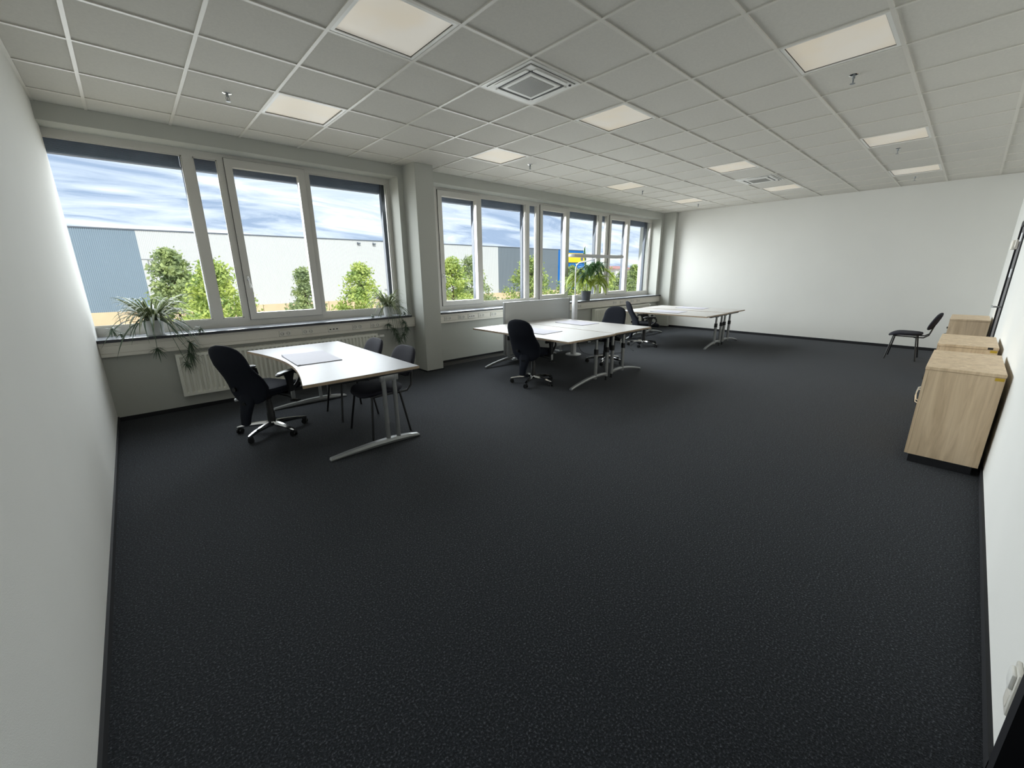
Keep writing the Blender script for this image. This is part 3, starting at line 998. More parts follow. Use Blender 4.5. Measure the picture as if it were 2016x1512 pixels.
# ------------------------------------------------------------------ office chairs (face +x)
def superring(cx, cy, hx, hy, z, n=24, p=3.0, fz=None):
    pts = []
    for k in range(n):
        a = 2 * pi * k / n
        c, s2 = cos(a), sin(a)
        x = cx + hx * math.copysign(abs(c) ** (2 / p), c)
        y = cy + hy * math.copysign(abs(s2) ** (2 / p), s2)
        pts.append((x, y, z + (fz(x, y) if fz else 0)))
    return pts

def make_office_chair(tall):
    t = thing('office_chair', '', 'office chair', group='black swivel office chairs')
    # star base
    MB().lathe([(0.030, 0.060), (0.040, 0.066), (0.042, 0.105), (0.030, 0.122)], seg=16).build('base_hub', 'chrome', t)
    for k in range(5):
        a = 2 * pi * k / 5
        d = Vector((cos(a), sin(a), 0)); n = Vector((-sin(a), cos(a), 0))
        m = MB()
        rings = []
        for r, zt, zb, hw in ((0.02, 0.118, 0.070, 0.028), (0.11, 0.113, 0.072, 0.025), (0.22, 0.100, 0.070, 0.021), (0.30, 0.083, 0.062, 0.018), (0.326, 0.074, 0.060, 0.013)):
            c = d * r
            rings.append([c + n * hw * 0.8 + Vector((0, 0, zb)), c + n * hw + Vector((0, 0, (zb + zt) / 2)), c + n * hw * 0.5 + Vector((0, 0, zt)), c - n * hw * 0.5 + Vector((0, 0, zt)), c - n * hw + Vector((0, 0, (zb + zt) / 2)), c - n * hw * 0.8 + Vector((0, 0, zb))])
        m.loft(rings)
        m.build('base_arm', 'chrome', t)
        cs = MB()
        c = d * 0.306
        ca = a + 0.9 + k
        w = Vector((cos(ca), sin(ca), 0))
        for sg in (-1, 1):
            p0 = c + w * (sg * 0.010); p1 = c + w * (sg * 0.024)
            cs.tube([(p0.x, p0.y, 0.027), (p1.x, p1.y, 0.027)], 0.0265, 16)
        cs.tube([(c.x, c.y, 0.03), (c.x, c.y, 0.066)], 0.010, 8)
        e = w.cross(Vector((0, 0, 1)))
        cs.loft([[c + w * 0.010 * sx + e * 0.022 * sy + Vector((0, 0, z)) for sx, sy in ((-1, -1), (1, -1), (1, 1), (-1, 1))] for z in (0.034, 0.058)])
        cs.build('caster', 'plastic', t)
    # gas column
    MB().lathe([(0.036, 0.112), (0.036, 0.20), (0.030, 0.21), (0.030, 0.30), (0.024, 0.31), (0.024, 0.40)], seg=18).build('gas_column', 'plastic', t)
    MB().box((-0.11, -0.085, 0.375), (0.13, 0.085, 0.425), 0.02, 2).box((-0.20, -0.035, 0.345), (0.02, 0.035, 0.40), 0.015, 2).build('tilt_mechanism', 'plastic', t)
    lv = MB().tube([(0.03, -0.08, 0.395), (0.05, -0.20, 0.375), (0.06, -0.25, 0.345)], [0.006, 0.006, 0.006], 8)
    lv.box((0.03, -0.32, 0.328), (0.09, -0.235, 0.342), 0.006, 2)
    lv.build('paddle_lever', 'plastic', t)
    MB().tube([(-0.10, 0.07, 0.385), (-0.14, 0.22, 0.36)], 0.006, 8).tube([(-0.14, 0.215, 0.361), (-0.15, 0.245, 0.356)], 0.016, 12).build('tension_knob', 'lampgrey', t)
    # seat
    def dish(x, y):
        return 0.010 * ((y / 0.24) ** 2) - (0.030 * max(0, (x - 0.14) / 0.14) ** 2)
    rings = []
    for z, sx, sy in ((0.418, 0.19, 0.19), (0.424, 0.225, 0.225), (0.445, 0.245, 0.243), (0.470, 0.247, 0.245), (0.490, 0.235, 0.232), (0.499, 0.20, 0.20), (0.500, 0.10, 0.10)):
        rings.append(superring(0.035, 0, sx, sy, z, 28, 3.4, dish))
    MB().loft(rings).build('seat', 'fabric', t)
    # backrest: lofted slices, lean and lumbar curve
    ztop = 0.945 if tall else 0.93
    zz = [0.365, 0.39, 0.45, 0.53, 0.61, 0.68, 0.75, 0.82, 0.87, 0.905, ztop - 0.014, ztop]
    hw = [0.110, 0.165, 0.218, 0.236, 0.232, 0.216, 0.206, 0.200, 0.184, 0.157, 0.107, 0.047]
    tk = [0.020, 0.030, 0.040, 0.044, 0.042, 0.040, 0.038, 0.037, 0.034, 0.030, 0.022, 0.008]
    rings = []
    for z, wv, tv in zip(zz, hw, tk):
        u = (z - 0.365) / 0.58
        xc = -0.205 - 0.185 * u + 0.050 * sin(pi * min(1, u * 1.6))
        ring = []
        for k in range(28):
            a = 2 * pi * k / 28
            c, s2 = cos(a), sin(a)
            yy = wv * math.copysign(abs(s2) ** 0.75, s2)
            xx = xc + tv * math.copysign(abs(c) ** 0.8, c) + 0.35 * yy * yy
            ring.append((xx, yy, z))
        rings.append(ring)
    bk = MB().loft(rings).build('backrest', 'fabric', t)
    kn = MB()
    kn.tube([(-0.235, 0.10, 0.50), (-0.262, 0.10, 0.50)], 0.020, 14)
    kn.build('lumbar_knob', 'plastic', bk)
    # spine cover reaching down behind the seat
    rings = []
    for z, wv, x0, x1 in ((0.165, 0.030, -0.300, -0.270), (0.175, 0.046, -0.310, -0.255), (0.25, 0.054, -0.300, -0.235), (0.33, 0.066, -0.280, -0.205), (0.40, 0.085, -0.255, -0.185), (0.47, 0.080, -0.235, -0.18)):
        xm, hx = (x0 + x1) / 2, (x1 - x0) / 2
        rings.append(superring(xm, 0, hx, wv, z, 18, 2.6))
    MB().loft(rings).build('spine_cover', 'fabric', t)
    MB().tube([(-0.27, 0, 0.36), (-0.16, 0, 0.37)], 0.026, 12).build('back_arm', 'plastic', t)
    # armrests
    for sg in (-1, 1):
        y = sg * 0.272
        ar = MB()
        ar.box((0.00, sg * 0.17, 0.408), (0.06, y + sg * 0.012, 0.424), 0.004)
        rings = []
        for z, xa, xb, th in ((0.41, 0.000, 0.058, 0.012), (0.49, 0.002, 0.058, 0.014), (0.555, 0.000, 0.062, 0.014), (0.60, -0.015, 0.078, 0.014), (0.622, -0.04, 0.098, 0.016)):
            rings.append([(xa, y - th, z), (xb, y - th, z), (xb, y + th, z), (xa, y + th, z)])
        ar.loft(rings)
        a = ar.build('armrest', 'plastic', t)
        st = MB().tube([(0.055, y, 0.455), (0.115, y, 0.50), (0.160, y, 0.55), (0.150, y, 0.597), (0.095, y, 0.624)], 0.013, 10, flat=1.3)
        st.build('arm_strut', 'plastic', a)
        pdr = []
        for z, hx, hy in ((0.620, 0.11, 0.030), (0.626, 0.128, 0.040), (0.638, 0.130, 0.042), (0.646, 0.115, 0.034)):
            pdr.append(superring(0.02, y, hx, hy, z, 20, 3.0, lambda x, y2: -0.018 * max(0, (-0.02 - x) / 0.09) ** 2 if x < -0.02 else 0))
        MB().loft(pdr).build('arm_pad', 'plastic', a)
        MB().box((0.004, y + sg * 0.012, 0.36), (0.056, y + sg * 0.020, 0.44), 0.004).build('arm_height_button', 'silver', a)
    return t
oc = make_office_chair(True)
CH = [((0.815, -1.125), 31, 4, 'black swivel chair drawn up to the desk with the concave edge'),
      ((4.05, -1.635), 13, 61, 'black swivel chair on the pillar side of the first desk pair'),
      ((5.95, -1.53), 190, 61, 'black swivel chair tucked under the first pair on the lamp side'),
      ((7.93, -1.12), -45, 50, 'black swivel chair turned sideways at the last desk pair')]
for n, (p, a, star, lb) in enumerate(CH):
    o = oc if n == 0 else copy_tree(oc)
    for ch in o.children:
        if ch.name.split('.')[0] in ('base_hub', 'base_arm', 'caster'):
            ch.rotation_euler.z = radians(star - a)
    o.location = (p[0], p[1], 0)
    o.rotation_euler.z = radians(a)
    o['label'] = lb

# ------------------------------------------------------------------ visitor chairs (face +x)
def make_visitor():
    t = thing('visitor_chair', '', 'visitor chair', group='charcoal four-legged visitor chairs')
    for sg in (-1, 1):
        MB().tube([(0.16, sg * 0.185, 0.415), (0.215, sg * 0.245, 0.0)], 0.0105, 10).build('leg', 'bframe', t)
        MB().tube([(-0.13, sg * 0.185, 0.415), (-0.185, sg * 0.250, 0.0)], 0.0105, 10).build('leg', 'bframe', t)
        MB().tube([(-0.10, sg * 0.17, 0.40), (-0.22, sg * 0.17, 0.405), (-0.275, sg * 0.165, 0.45), (-0.295, sg * 0.15, 0.54), (-0.315, sg * 0.13, 0.62)], 0.0105, 10).build('back_support', 'bframe', t)
    MB().tube([(0.16, -0.19, 0.41), (0.16, 0.19, 0.41)], 0.010, 8).tube([(-0.13, -0.19, 0.41), (-0.13, 0.19, 0.41)], 0.010, 8).tube([(0.16, -0.185, 0.41), (-0.13, -0.185, 0.41)], 0.010, 8).tube([(0.16, 0.185, 0.41), (-0.13, 0.185, 0.41)], 0.010, 8).build('seat_frame', 'bframe', t)
    def sh(x, y):
        return -0.035 * max(0, (x - 0.08) / 0.16) ** 2 + 0.012 * (y / 0.23) ** 2 + 0.012 * max(0, (-x - 0.1) / 0.1)
    rings = []
    for z, hx, hy in ((0.418, 0.18, 0.19), (0.422, 0.208, 0.222), (0.440, 0.220, 0.235), (0.456, 0.215, 0.230), (0.466, 0.19, 0.205), (0.468, 0.10, 0.11)):
        rings.append(superring(0.02, 0, hx, hy, z, 26, 3.2, sh))
    MB().loft(rings).build('seat', 'fabric2', t)
    rings = []
    for z, hw, tk in ((0.535, 0.12, 0.014), (0.55, 0.175, 0.028), (0.59, 0.205, 0.037), (0.65, 0.218, 0.040), (0.72, 0.214, 0.038), (0.77, 0.195, 0.034), (0.80, 0.165, 0.026), (0.818, 0.11, 0.014)):
        u = (z - 0.545) / 0.27
        xc = -0.262 - 0.10 * u
        ring = []
        for k in range(26):
            a = 2 * pi * k / 26
            c, s2 = cos(a), sin(a)
            yy = hw * math.copysign(abs(s2) ** 0.7, s2)
            ring.append((xc + tk * math.copysign(abs(c) ** 0.85, c) + 0.6 * yy * yy, yy, z))
        rings.append(ring)
    MB().loft(rings).build('backrest', 'fabric2', t)
    return t
vc = make_visitor()
VCH = [((1.645, -1.84), 182, 'charcoal visitor chair under the concave desk, beside the aisle end'),
       ((1.645, -1.115), 179, 'charcoal visitor chair under the concave desk, beside the radiator end'),
       ((9.985, -5.045), 90, 'charcoal visitor chair standing alone by the bare wall')]
for n, (p, a, lb) in enumerate(VCH):
    o = vc if n == 0 else copy_tree(vc)
    o.location = (p[0], p[1], 0)
    o.rotation_euler.z = radians(a)
    o['label'] = lb

# ------------------------------------------------------------------ partition screen
t = thing('partition_screen', 'light grey partition panel at the window end of the first desk pair', 'partition', (5.55, -0.275, 0))
MB().box((4.72, -0.295, 0.12), (6.42, -0.262, 1.035), 0.004).build('panel', 'screen', t)
MB().box((4.695, -0.30, 0.11), (4.722, -0.257, 1.045), 0.004).box((6.418, -0.30, 0.11), (6.445, -0.257, 1.045), 0.004).box((4.722, -0.299, 1.033), (6.418, -0.258, 1.045), 0.003).box((4.722, -0.299, 0.11), (6.418, -0.258, 0.122), 0.003).build('frame', 'silver', t)
for x in (4.95, 6.20):
    MB().box((x - 0.02, -0.29, 0.012), (x + 0.02, -0.267, 0.115)).box((x - 0.035, -0.315, 0.0), (x + 0.035, -0.10, 0.014), 0.003).build('stand_foot', 'silver', t)

# ------------------------------------------------------------------ floor lamp
LX, LY = 6.10, -0.70
t = thing('floor_lamp', 'tall grey office floor lamp with a long bar-shaped head', 'floor lamp', (LX, LY, 0))
MB().lathe([(0.150, 0.0), (0.150, 0.012), (0.142, 0.018), (0.02, 0.020)], (LX, LY, 0), 32).build('base', 'lampgrey', t)
MB().box((LX - 0.045, LY - 0.035, 0.018), (LX + 0.045, LY + 0.035, 1.125), 0.008, 2).build('column', 'lampgrey', t)
MB().tube([(LX, LY, 1.12), (LX, LY, 1.60), (LX, LY - 0.02, 1.66), (LX, LY - 0.07, 1.70), (LX, LY - 0.30, 1.735), (LX, LY - 0.44, 1.77), (LX, LY - 0.50, 1.79)], 0.0105, 10).build('stem', 'lampgrey', t)
MB().box((LX - 0.74, LY - 0.57, 1.776), (LX + 0.66, LY - 0.43, 1.822), 0.008, 2).box((LX + 0.61, LY - 0.54, 1.820), (LX + 0.665, LY - 0.46, 1.836), 0.004).build('lamp_head', 'lampgrey', t)
MB().box((LX - 0.70, LY - 0.555, 1.772), (LX + 0.60, LY - 0.445, 1.778)).build('lamp_diffuser', 'white', t)

def cable(label, pts, r=0.005):
    fine = []
    P = [Vector(p) for p in pts]
    P = [P[0]] + P + [P[-1]]
    for i in range(1, len(P) - 2):
        for k in range(6):
            u = k / 6
            a, b, c, d = P[i - 1], P[i], P[i + 1], P[i + 2]
            fine.append(0.5 * ((2 * b) + (c - a) * u + (2 * a - 5 * b + 4 * c - d) * u * u + (3 * b - a - 3 * c + d) * u ** 3))
    fine.append(P[-2])
    o = MB().tube(fine, r, 6).build('power_cable', 'dark')
    tag(o, label, 'cable', 'black power cables')
cable('black cable dropping from the floor lamp and running over the carpet', [(LX + 0.04, LY - 0.02, 0.30), (LX + 0.09, LY - 0.03, 0.24), (LX + 0.12, LY - 0.08, 0.08), (LX + 0.22, LY - 0.2, 0.006), (LX + 0.45, LY - 0.38, 0.006), (LX + 0.85, LY - 0.6, 0.006)])
cable('black cable lying beside the swivel chair turned sideways', [(7.25, -1.3, 0.006), (7.7, -0.95, 0.006), (8.3, -0.75, 0.006), (8.75, -0.70, 0.006), (8.80, -0.60, 0.006), (8.45, -0.30, 0.006)], 0.007)

# ------------------------------------------------------------------ plants
def blade_mesh(length, width, rise, droop, mat, seg=9, fold=0.25):
    """arched leaf blade starting at the origin, growing towards +x"""
    L, R = [], []
    for i in range(seg + 1):
        u = i / seg
        x = length * (u - 0.12 * u * u * droop)
        z = rise * math.sin(min(pi, u * pi * 0.62)) - droop * length * 0.55 * u ** 2.6
        w = width * 0.5 * (0.55 + 0.9 * u if u < 0.3 else 1.0 if u < 0.55 else max(0.04, 1 - ((u - 0.55) / 0.45) ** 1.6))
        L.append((x, -w, z + w * fold)); R.append((x, w, z + w * fold))
    return MB().strip(L, R).mesh('leaf', mat)

def spider_plant(label, x, y, pr, ph, n, spread, hang, groupname, dark=0.0, seed=1):
    rnd = random.Random(seed)
    t = thing('spider_plant', label, 'potted plant', (x, y, WB), group=groupname)
    MB().lathe([(pr * 0.78, 0.0), (pr * 0.82, 0.006), (pr * 0.98, ph * 0.93), (pr * 1.03, ph), (pr * 0.93, ph), (pr * 0.90, ph * 0.9)], (x, y, WB), 28, cap=True).build('pot', 'pot_white', t)
    MB().lathe([(pr * 0.90, ph * 0.86), (pr * 0.4, ph * 0.9), (0.005, ph * 0.92)], (x, y, WB), 20).build('soil', 'soil', t)
    var = []
    for k in range(7):
        f = 0.75 + 0.09 * k
        var.append(blade_mesh(spread * f, 0.019, spread * (0.56 - 0.07 * k), 0.45 + 0.10 * k, MT['spider'] if rnd.random() > dark else MT['spider_dark']))
    for k in range(4):
        var.append(blade_mesh(spread * (0.7 + 0.08 * k), 0.014, spread * (0.6 + .05 * k), 0.12 + 0.05 * k, MT['spider'] if rnd.random() > dark else MT['spider_dark']))
    for k in range(n):
        a = 2 * pi * k / n + rnd.uniform(-0.2, 0.2)
        # leaves on the glass side stay shorter and steeper
        toward = sin(a)
        me = var[rnd.randrange(7 if toward < -0.45 else 4)] if rnd.random() < 0.72 else var[7 + rnd.randrange(4)]
        o = link('leaf', me, t)
        rr = rnd.uniform(0.0, pr * 0.5)
        o.location = (rr * cos(a), rr * sin(a), ph * 0.9)
        sc = rnd.uniform(0.75, 1.1)
        if toward > 0.2:
            sc = min(sc, (YF - y - 0.03) / (spread * max(0.2, toward)) * 0.80)
            o.location.z += 0.02
        if cos(a) > 0.2 and x > 2 and toward > -0.6:
            sc = min(sc, (J1 - x - 0.03) / (spread * cos(a)) * 0.80)
        if cos(a) < -0.2:
            sc = min(sc, (x - XL - 0.06) / (spread * -cos(a)) * 0.80)
        o.scale = (sc, rnd.uniform(0.9, 1.2), sc)
        o.rotation_euler = (rnd.uniform(-0.3, 0.3), rnd.uniform(-0.15, 0.1), a)
    # runners with hanging plantlets over the sill edge
    for (dx, dy, dz, size, cnt) in hang:
        px, py, pz = x + dx, y + dy, WB + dz
        MB().tube([(x + dx * 0.2, y - pr * 0.4, WB + ph * 0.95), (x + dx * 0.55, y - 0.10, WB + ph * 1.02), (px * 0.6 + x * 0.4 + 0.0, 0.262, WB + 0.02), (px, py, pz + size * 0.2), (px, py, pz)], 0.0028, 6).build('runner', 'spider_dark', t)
        m = MB()
        for q in range(cnt):
            a = rnd.uniform(0, 2 * pi)
            ln = size * rnd.uniform(0.6, 1.1)
            el = rnd.uniform(-1.3, 0.7)
            wd = 0.007
            L, R = [], []
            for i in range(6):
                u = i / 5
                hx = ln * u * cos(el) * (1 - 0.1 * u)
                z = ln * u * sin(el) - 0.35 * ln * u * u
                cx, cy = px + hx * cos(a), py + hx * sin(a)
                cy = min(cy, 0.242 if dz < 0 else 0.60)
                if cy > 0.268:
                    z = max(z, WB + 0.006 - pz)
                w2 = wd * (1 - u ** 2 * 0.9)
                L.append((cx + sin(a) * w2, cy - cos(a) * w2 * 0.5, pz + z)); R.append((cx - sin(a) * w2, cy + cos(a) * w2 * 0.5, pz + z))
            m.strip(L, R)
        m.build('plantlet', 'spider_dark', t, label='dark green hanging plantlet')
    return t
spider_plant('spider plant in a white pot on the sill by the plain white wall', 0.12, 0.42, 0.095, 0.165, 230, 0.44,
             [(-0.02, -0.185, -0.13, 0.12, 26), (0.27, -0.175, -0.10, 0.15, 34), (0.25, -0.18, -0.22, 0.15, 36), (0.20, -0.185, -0.33, 0.11, 26), (-0.34, -0.05, 0.10, 0.10, 24), (-0.28, -0.11, 0.05, 0.08, 18), (0.40, -0.12, 0.05, 0.09, 20)],
             'spider plants on the window sill', 0.1, 3)
spider_plant('spider plant in a white pot on the sill beside the pillar', 2.905, 0.42, 0.070, 0.150, 165, 0.37,
             [(-0.10, -0.18, -0.10, 0.11, 44), (-0.02, -0.185, -0.17, 0.11, 44), (0.02, -0.19, -0.26, 0.13, 40), (0.16, -0.18, -0.08, 0.11, 44), (0.19, -0.18, -0.17, 0.11, 44), (0.14, -0.185, -0.27, 0.14, 40), (0.06, -0.185, -0.33, 0.13, 24), (-0.30, -0.10, 0.04, 0.08, 18), (0.22, -0.12, 0.04, 0.09, 16)],
             'spider plants on the window sill', 0.45, 5)

def palm(x, y):
    rnd = random.Random(11)
    pr, ph = 0.118, 0.215
    t = thing('potted_palm', 'bushy yellow-green palm in a grey pot on the sill', 'potted plant', (x, y, WB))
    MB().lathe([(pr * 0.74, 0.0), (pr * 0.78, 0.006), (pr * 0.98, ph * 0.95), (pr * 1.02, ph), (pr * 0.93, ph), (pr * 0.90, ph * 0.9)], (x, y, WB), 28).build('pot', 'pot_grey', t)
    MB().lathe([(pr * 0.90, ph * 0.86), (pr * 0.4, ph * 0.9), (0.005, ph * 0.92)], (x, y, WB), 20).build('soil', 'soil', t)
    def frond(length, rise, droop, leaf, wl, mat, nl=15):
        m = MB()
        sp = []
        for i in range(13):
            u = i / 12
            sp.append(Vector((length * (u - 0.1 * u * u * droop), 0, rise * sin(min(pi, u * pi * 0.6)) - droop * length * 0.45 * u ** 2.4)))
        for i in range(12):
            a, b = sp[i], sp[i + 1]
            m.strip([a + Vector((0, -0.003, 0)), b + Vector((0, -0.003, 0))], [a + Vector((0, 0.003, 0)), b + Vector((0, 0.003, 0))])
        for k in range(nl):
            u = 0.30 + 0.70 * k / (nl - 1)
            f = u * 12
            i = min(11, int(f)); p = sp[i].lerp(sp[i + 1], f - i)
            d = (sp[i + 1] - sp[i]).normalized()
            for sg in (-1, 1):
                ll = leaf * (1.1 - 0.55 * abs(u - 0.55)) * rnd.uniform(0.8, 1.1)
                ang = 0.75 - 0.45 * u
                dirv = (d * cos(ang) + Vector((0, sg, 0)) * sin(ang)).normalized()
                side = dirv.cross(Vector((0, 0, 1))).normalized()
                L, R = [], []
                for q in range(5):
                    v = q / 4
                    c = p + dirv * ll * v + Vector((0, 0, -0.38 * ll * v * v + 0.02 * v))
                    w2 = wl * 0.5 * (0.5 + v if v < 0.4 else max(0.05, 1 - ((v - 0.4) / 0.6) ** 1.5))
                    L.append(c - side * w2); R.append(c + side * w2)
                m.strip(L, R)
        return m.mesh('frond', mat)
    vs = [frond(0.52, 0.40, 0.55, 0.25, 0.015, MT['palm'], 26), frond(0.50, 0.30, 0.70, 0.25, 0.015, MT['palm'], 26), frond(0.56, 0.46, 0.45, 0.26, 0.015, MT['palm'], 26),
          frond(0.48, 0.54, 0.32, 0.24, 0.016, MT['palm_dark'], 24), frond(0.38, 0.58, 0.2, 0.22, 0.016, MT['palm_dark'], 22)]
    for k in range(70):
        a = rnd.uniform(0.9 * pi, 2.1 * pi) if k % 4 else rnd.uniform(0, pi)
        me = vs[k % 5]
        o = link('frond', me, t)
        o.location = (0.05 * cos(a), 0.05 * sin(a), ph * 0.92 + rnd.uniform(0, 0.05))
        sc = rnd.uniform(0.75, 1.12)
        if sin(a) > 0.2:
            sc = min(sc, 0.34)
        if sin(a) < -0.6 and k % 5 < 3:
            sc = min(sc, 0.7)
        o.scale = (sc, sc, sc)
        o.rotation_euler = (rnd.uniform(-0.3, 0.3), rnd.uniform(-0.35, 0.2), a)
    # upright canes with dark spear leaves
    spear = blade_mesh(0.24, 0.03, 0.04, 0.25, MT['palm_dark'], 7)
    for (dx, dy, hh) in ((-0.06, -0.02, 0.62), (0.07, 0.03, 0.56), (-0.02, 0.05, 0.78)):
        MB().tube([(x + dx * 0.5, y + dy * 0.5, WB + ph * 0.9), (x + dx * 1.4, y + dy, WB + ph + hh * 0.6), (x + dx * 1.6, y + dy, WB + ph + hh)], 0.007, 8).build('cane', 'palm_dark', t)
        for q in range(6):
            o = link('leaf', spear, t)
            o.location = (dx * 1.5, dy, ph + hh * (0.45 + 0.55 * q / 5))
            o.rotation_euler = (0, rnd.uniform(-1.35, -0.15), rnd.uniform(pi, 2 * pi) if q % 2 else rnd.uniform(0, 2 * pi))
            o.scale = (rnd.uniform(0.7, 1.0),) * 3
    for q, (dx, ry) in enumerate(((-0.03, -1.5), (-0.05, -1.42), (-0.01, -1.62), (-0.04, -1.55))):
        o = link('leaf', spear, t)
        o.location = (dx * 1.6, 0.03, ph + 0.70 + 0.03 * q)
        o.rotation_euler = (0, ry, 2.6 + q)
        o.scale = (1.1, 0.8, 1.0)
    return t
palm(7.86, 0.40)

# ------------------------------------------------------------------ outside
GZ = -4.2
gr = MB().box((-60, YO + 0.2, GZ - 0.5), (260, 320, GZ)).build('yard_ground', 'ground')
tag(gr, 'pale paved yard between the office and the hall', 'ground', kind='structure')
FY = 60.0
ZT, ZB = 6.65, -2.35
hall = thing('warehouse_hall', 'long warehouse hall clad in corrugated sheets across the yard', 'building', (32, FY, GZ))
def cladding(name, x0, x1, mat, label):
    pitch = 0.165
    n = int(round((x1 - x0) / pitch))
    pt = (x1 - x0) / n
    prof = []
    for i in range(n):
        a = x0 + i * pt
        prof += [(a, FY), (a + pt * 0.42, FY), (a + pt * 0.52, FY + 0.05), (a + pt * 0.90, FY + 0.05)]
    prof.append((x1, FY))
    MB().loft([[(x, y, ZB) for x, y in prof], [(x, y, ZT) for x, y in prof]], closed=False).build(name, mat, hall, smooth=False, label=label)
cladding('cladding', -40, 1.66, 'fac_blue', 'grey-blue corrugated cladding')
cladding('cladding', 1.66, 56.3, 'fac_white', 'white corrugated cladding')
cladding('cladding', 56.3, 74.6, 'fac_grey', 'mid grey corrugated cladding')
cladding('cladding', 74.6, 84.4, 'fac_deep', 'bright blue corrugated cladding')
MB().box((-40, FY + 0.1, GZ), (84.4, FY + 40, ZT - 0.1)).build('hall_body', 'fac_grey', hall, smooth=False)
MB().box((-40, FY - 0.06, ZT), (84.45, FY + 0.4, ZT + 0.14)).build('coping', 'coping', hall, smooth=False)
pm = MB().box((-1.44, -0.1, GZ), (1.44, 0.12, ZB)).mesh('plinth_panel', 'concrete_out', smooth=False)
k = 0
x = -38.2
while x < 84:
    link('plinth_panel', pm, hall, loc=(x - 32, 0, -GZ))
    x += 2.94
sg = MB().box((75.8, FY - 0.22, 3.9), (84.2, FY - 0.06, 6.0)).build('sign_panel', 'sign_yellow', hall, smooth=False)
MB().box((82.6, FY - 0.26, 4.35), (83.5, FY - 0.22, 5.05)).build('sign_mark', 'coping', sg, smooth=False)
MB().box((76.2, FY - 0.26, 5.30), (79.4, FY - 0.22, 5.52)).build('sign_stroke', 'fac_white', sg, smooth=False)
for xx in (27.5, 30.0):
    MB().box((xx - 0.12, FY - 0.35, 6.14), (xx + 0.35, FY - 0.12, 6.30)).box((xx - 0.05, FY - 0.16, 6.05), (xx + 0.05, FY + 0.02, 6.4)).build('floodlight', 'coping', hall, smooth=False)
MB().box((62, FY + 6, ZT - 0.1), (68, FY + 12, ZT + 0.5)).build('roof_unit', 'fac_white', hall, smooth=False)

# yard lamps
def yard_lamp(x, y, label):
    t = thing('yard_lamp', label, 'street lamp', (x, y, GZ), group='yard lamp posts')
    MB().tube([(x, y, GZ), (x, y, 3.25)], [0.09, 0.05], 10).build('post', 'steelgal', t)
    MB().box((x - 0.55, y - 0.12, 3.25), (x + 0.55, y + 0.12, 3.36), 0.03).build('lamp_head', 'steelgal', t)
yard_lamp(2.06, 55, 'slim lamp post in front of the grey-blue cladding edge')
yard_lamp(30.1, 55, 'slim lamp post in front of the white cladding')

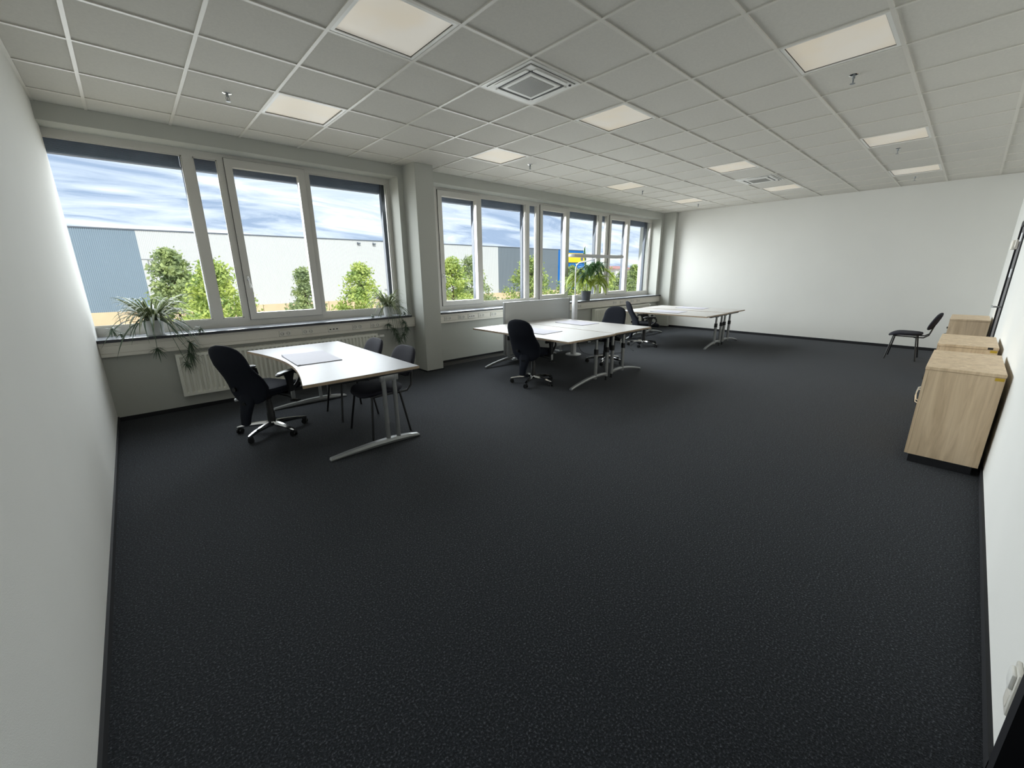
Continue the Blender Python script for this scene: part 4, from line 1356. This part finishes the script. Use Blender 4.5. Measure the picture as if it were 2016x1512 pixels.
# trees
def tree(x, y, top, rad, label, mat, seed, leaf=0.17, n=2600, low=-3.0):
    rnd = random.Random(seed)
    t = thing('tree', label, 'tree', (x, y, GZ), group='young trees in the yard')
    MB().tube([(x, y, GZ), (x + 0.05, y, (GZ + low) / 2), (x, y, low + 0.6), (x + 0.05, y, top - 1.2)], [0.13, 0.11, 0.09, 0.02], 8).build('trunk', 'brown', t)
    br = MB()
    clumps = []
    hgt = top - low
    for k in range(95):
        u = rnd.random()
        z = low + hgt * (0.06 + 0.94 * u ** 0.9)
        f = (z - low) / hgt
        rr = rad * (min(1.0, 1.45 * (1 - f) ** 0.75) * (0.65 + 0.35 * min(1, f * 3)) + 0.03)
        a = rnd.uniform(0, 2 * pi)
        d = rr * math.sqrt(rnd.uniform(0.1, 1.0))
        clumps.append((x + d * cos(a), y + d * sin(a), z, 0.22 + 0.26 * rad / 2.0 * (1 - f * 0.55)))
    for c in clumps[::2]:
        zb = max(low + 0.3, c[2] - 0.5)
        br.tube([(x, y, zb), ((x + c[0]) / 2, (y + c[1]) / 2, (zb + c[2]) / 2 + 0.05), (c[0], c[1], c[2])], [0.025, 0.015, 0.006], 5)
    br.build('branches', 'brown', t)
    V, F = [], []
    for k in range(n):
        c = clumps[k % len(clumps)]
        p = Vector((rnd.gauss(c[0], c[3] * 0.62), rnd.gauss(c[1], c[3] * 0.62), rnd.gauss(c[2], c[3] * 0.42)))
        nrm = Vector((rnd.gauss(0, 0.8), rnd.gauss(-0.3, 0.8), rnd.gauss(0.7, 0.6))).normalized()
        q = nrm.orthogonal().normalized()
        q = Matrix.Rotation(rnd.uniform(0, 2 * pi), 3, nrm) @ q
        w = nrm.cross(q)
        s = leaf * rnd.uniform(0.6, 1.15)
        i = len(V)
        V += [p - q * s * 0.6 - p * 0, p + w * s * 0.38 - nrm * 0.02, p + q * s * 0.6, p - w * s * 0.38 - nrm * 0.02]
        F.append((i, i + 1, i + 2, i + 3))
    me = bpy.data.meshes.new('foliage')
    o0 = Vector((x, y, GZ))
    me.from_pydata([v - o0 for v in V], [], F)
    me.materials.append(MT[mat])
    link('foliage', me, t, kind='stuff')
    return t
tree(1.75, 23, 2.75, 1.75, 'loose grey-green tree at the edge of the grey-blue cladding', 'tree2', 1, 0.20, 6500)
tree(2.95, 18, 1.95, 1.95, 'large bright green tree near the grey-blue cladding edge', 'tree3', 8, 0.17, 9000)
tree(7.95, 22, 1.75, 1.1, 'slim tree in front of the hall, behind the opening window sash', 'tree2', 2, 0.18, 4500)
tree(11.1, 21, 2.15, 1.6, 'rounded tree in front of the white cladding near the pillar', 'tree3', 3, 0.18, 6000)
tree(18.9, 22, 2.55, 1.9, 'bright tree in front of the white cladding just past the pillar', 'tree3', 4, 0.19, 6000)
tree(23.4, 25.5, 2.85, 2.2, 'olive green tree in front of the white cladding edge', 'tree2', 5, 0.2, 6000)
tree(27.6, 22, 2.85, 2.5, 'tall pointed tree in front of the mid grey cladding', 'tree', 6, 0.2, 7000)
FT = [(36, 24, 2.0, 2.2, 'tree'), (42, 24, 1.9, 2.3, 'tree3'), (47.5, 25, 1.6, 1.9, 'tree2'), (53.5, 27, 2.3, 2.0, 'tree'), (59, 28, 1.9, 2.4, 'tree3'), (66, 33, 2.4, 2.8, 'tree2'), (72, 34, 2.1, 2.8, 'tree')]
for k, (x, y, tp, rd, mt) in enumerate(FT):
    tree(x, y, tp, rd, 'distant green tree on the lawn seen past the palm', mt, 20 + k, 0.26, 4500)['group'] = 'distant trees on the lawn'
lw = MB().box((30, 15, GZ), (120, 45, GZ + 0.05)).build('lawn', 'hedge')
tag(lw, 'green lawn under the distant yard trees', 'lawn', kind='structure')
db = thing('distant_building', 'far low building with a reddish roof beyond the trees', 'building', (160, 100, GZ))
MB().box((152, 96, GZ), (166, 112, 2.9)).build('wall', 'fac_white', db, smooth=False)
MB().prism([(95, 2.9), (113, 2.9), (104, 4.2)], 'x', 151, 167).build('roof', 'roof', db, smooth=False)
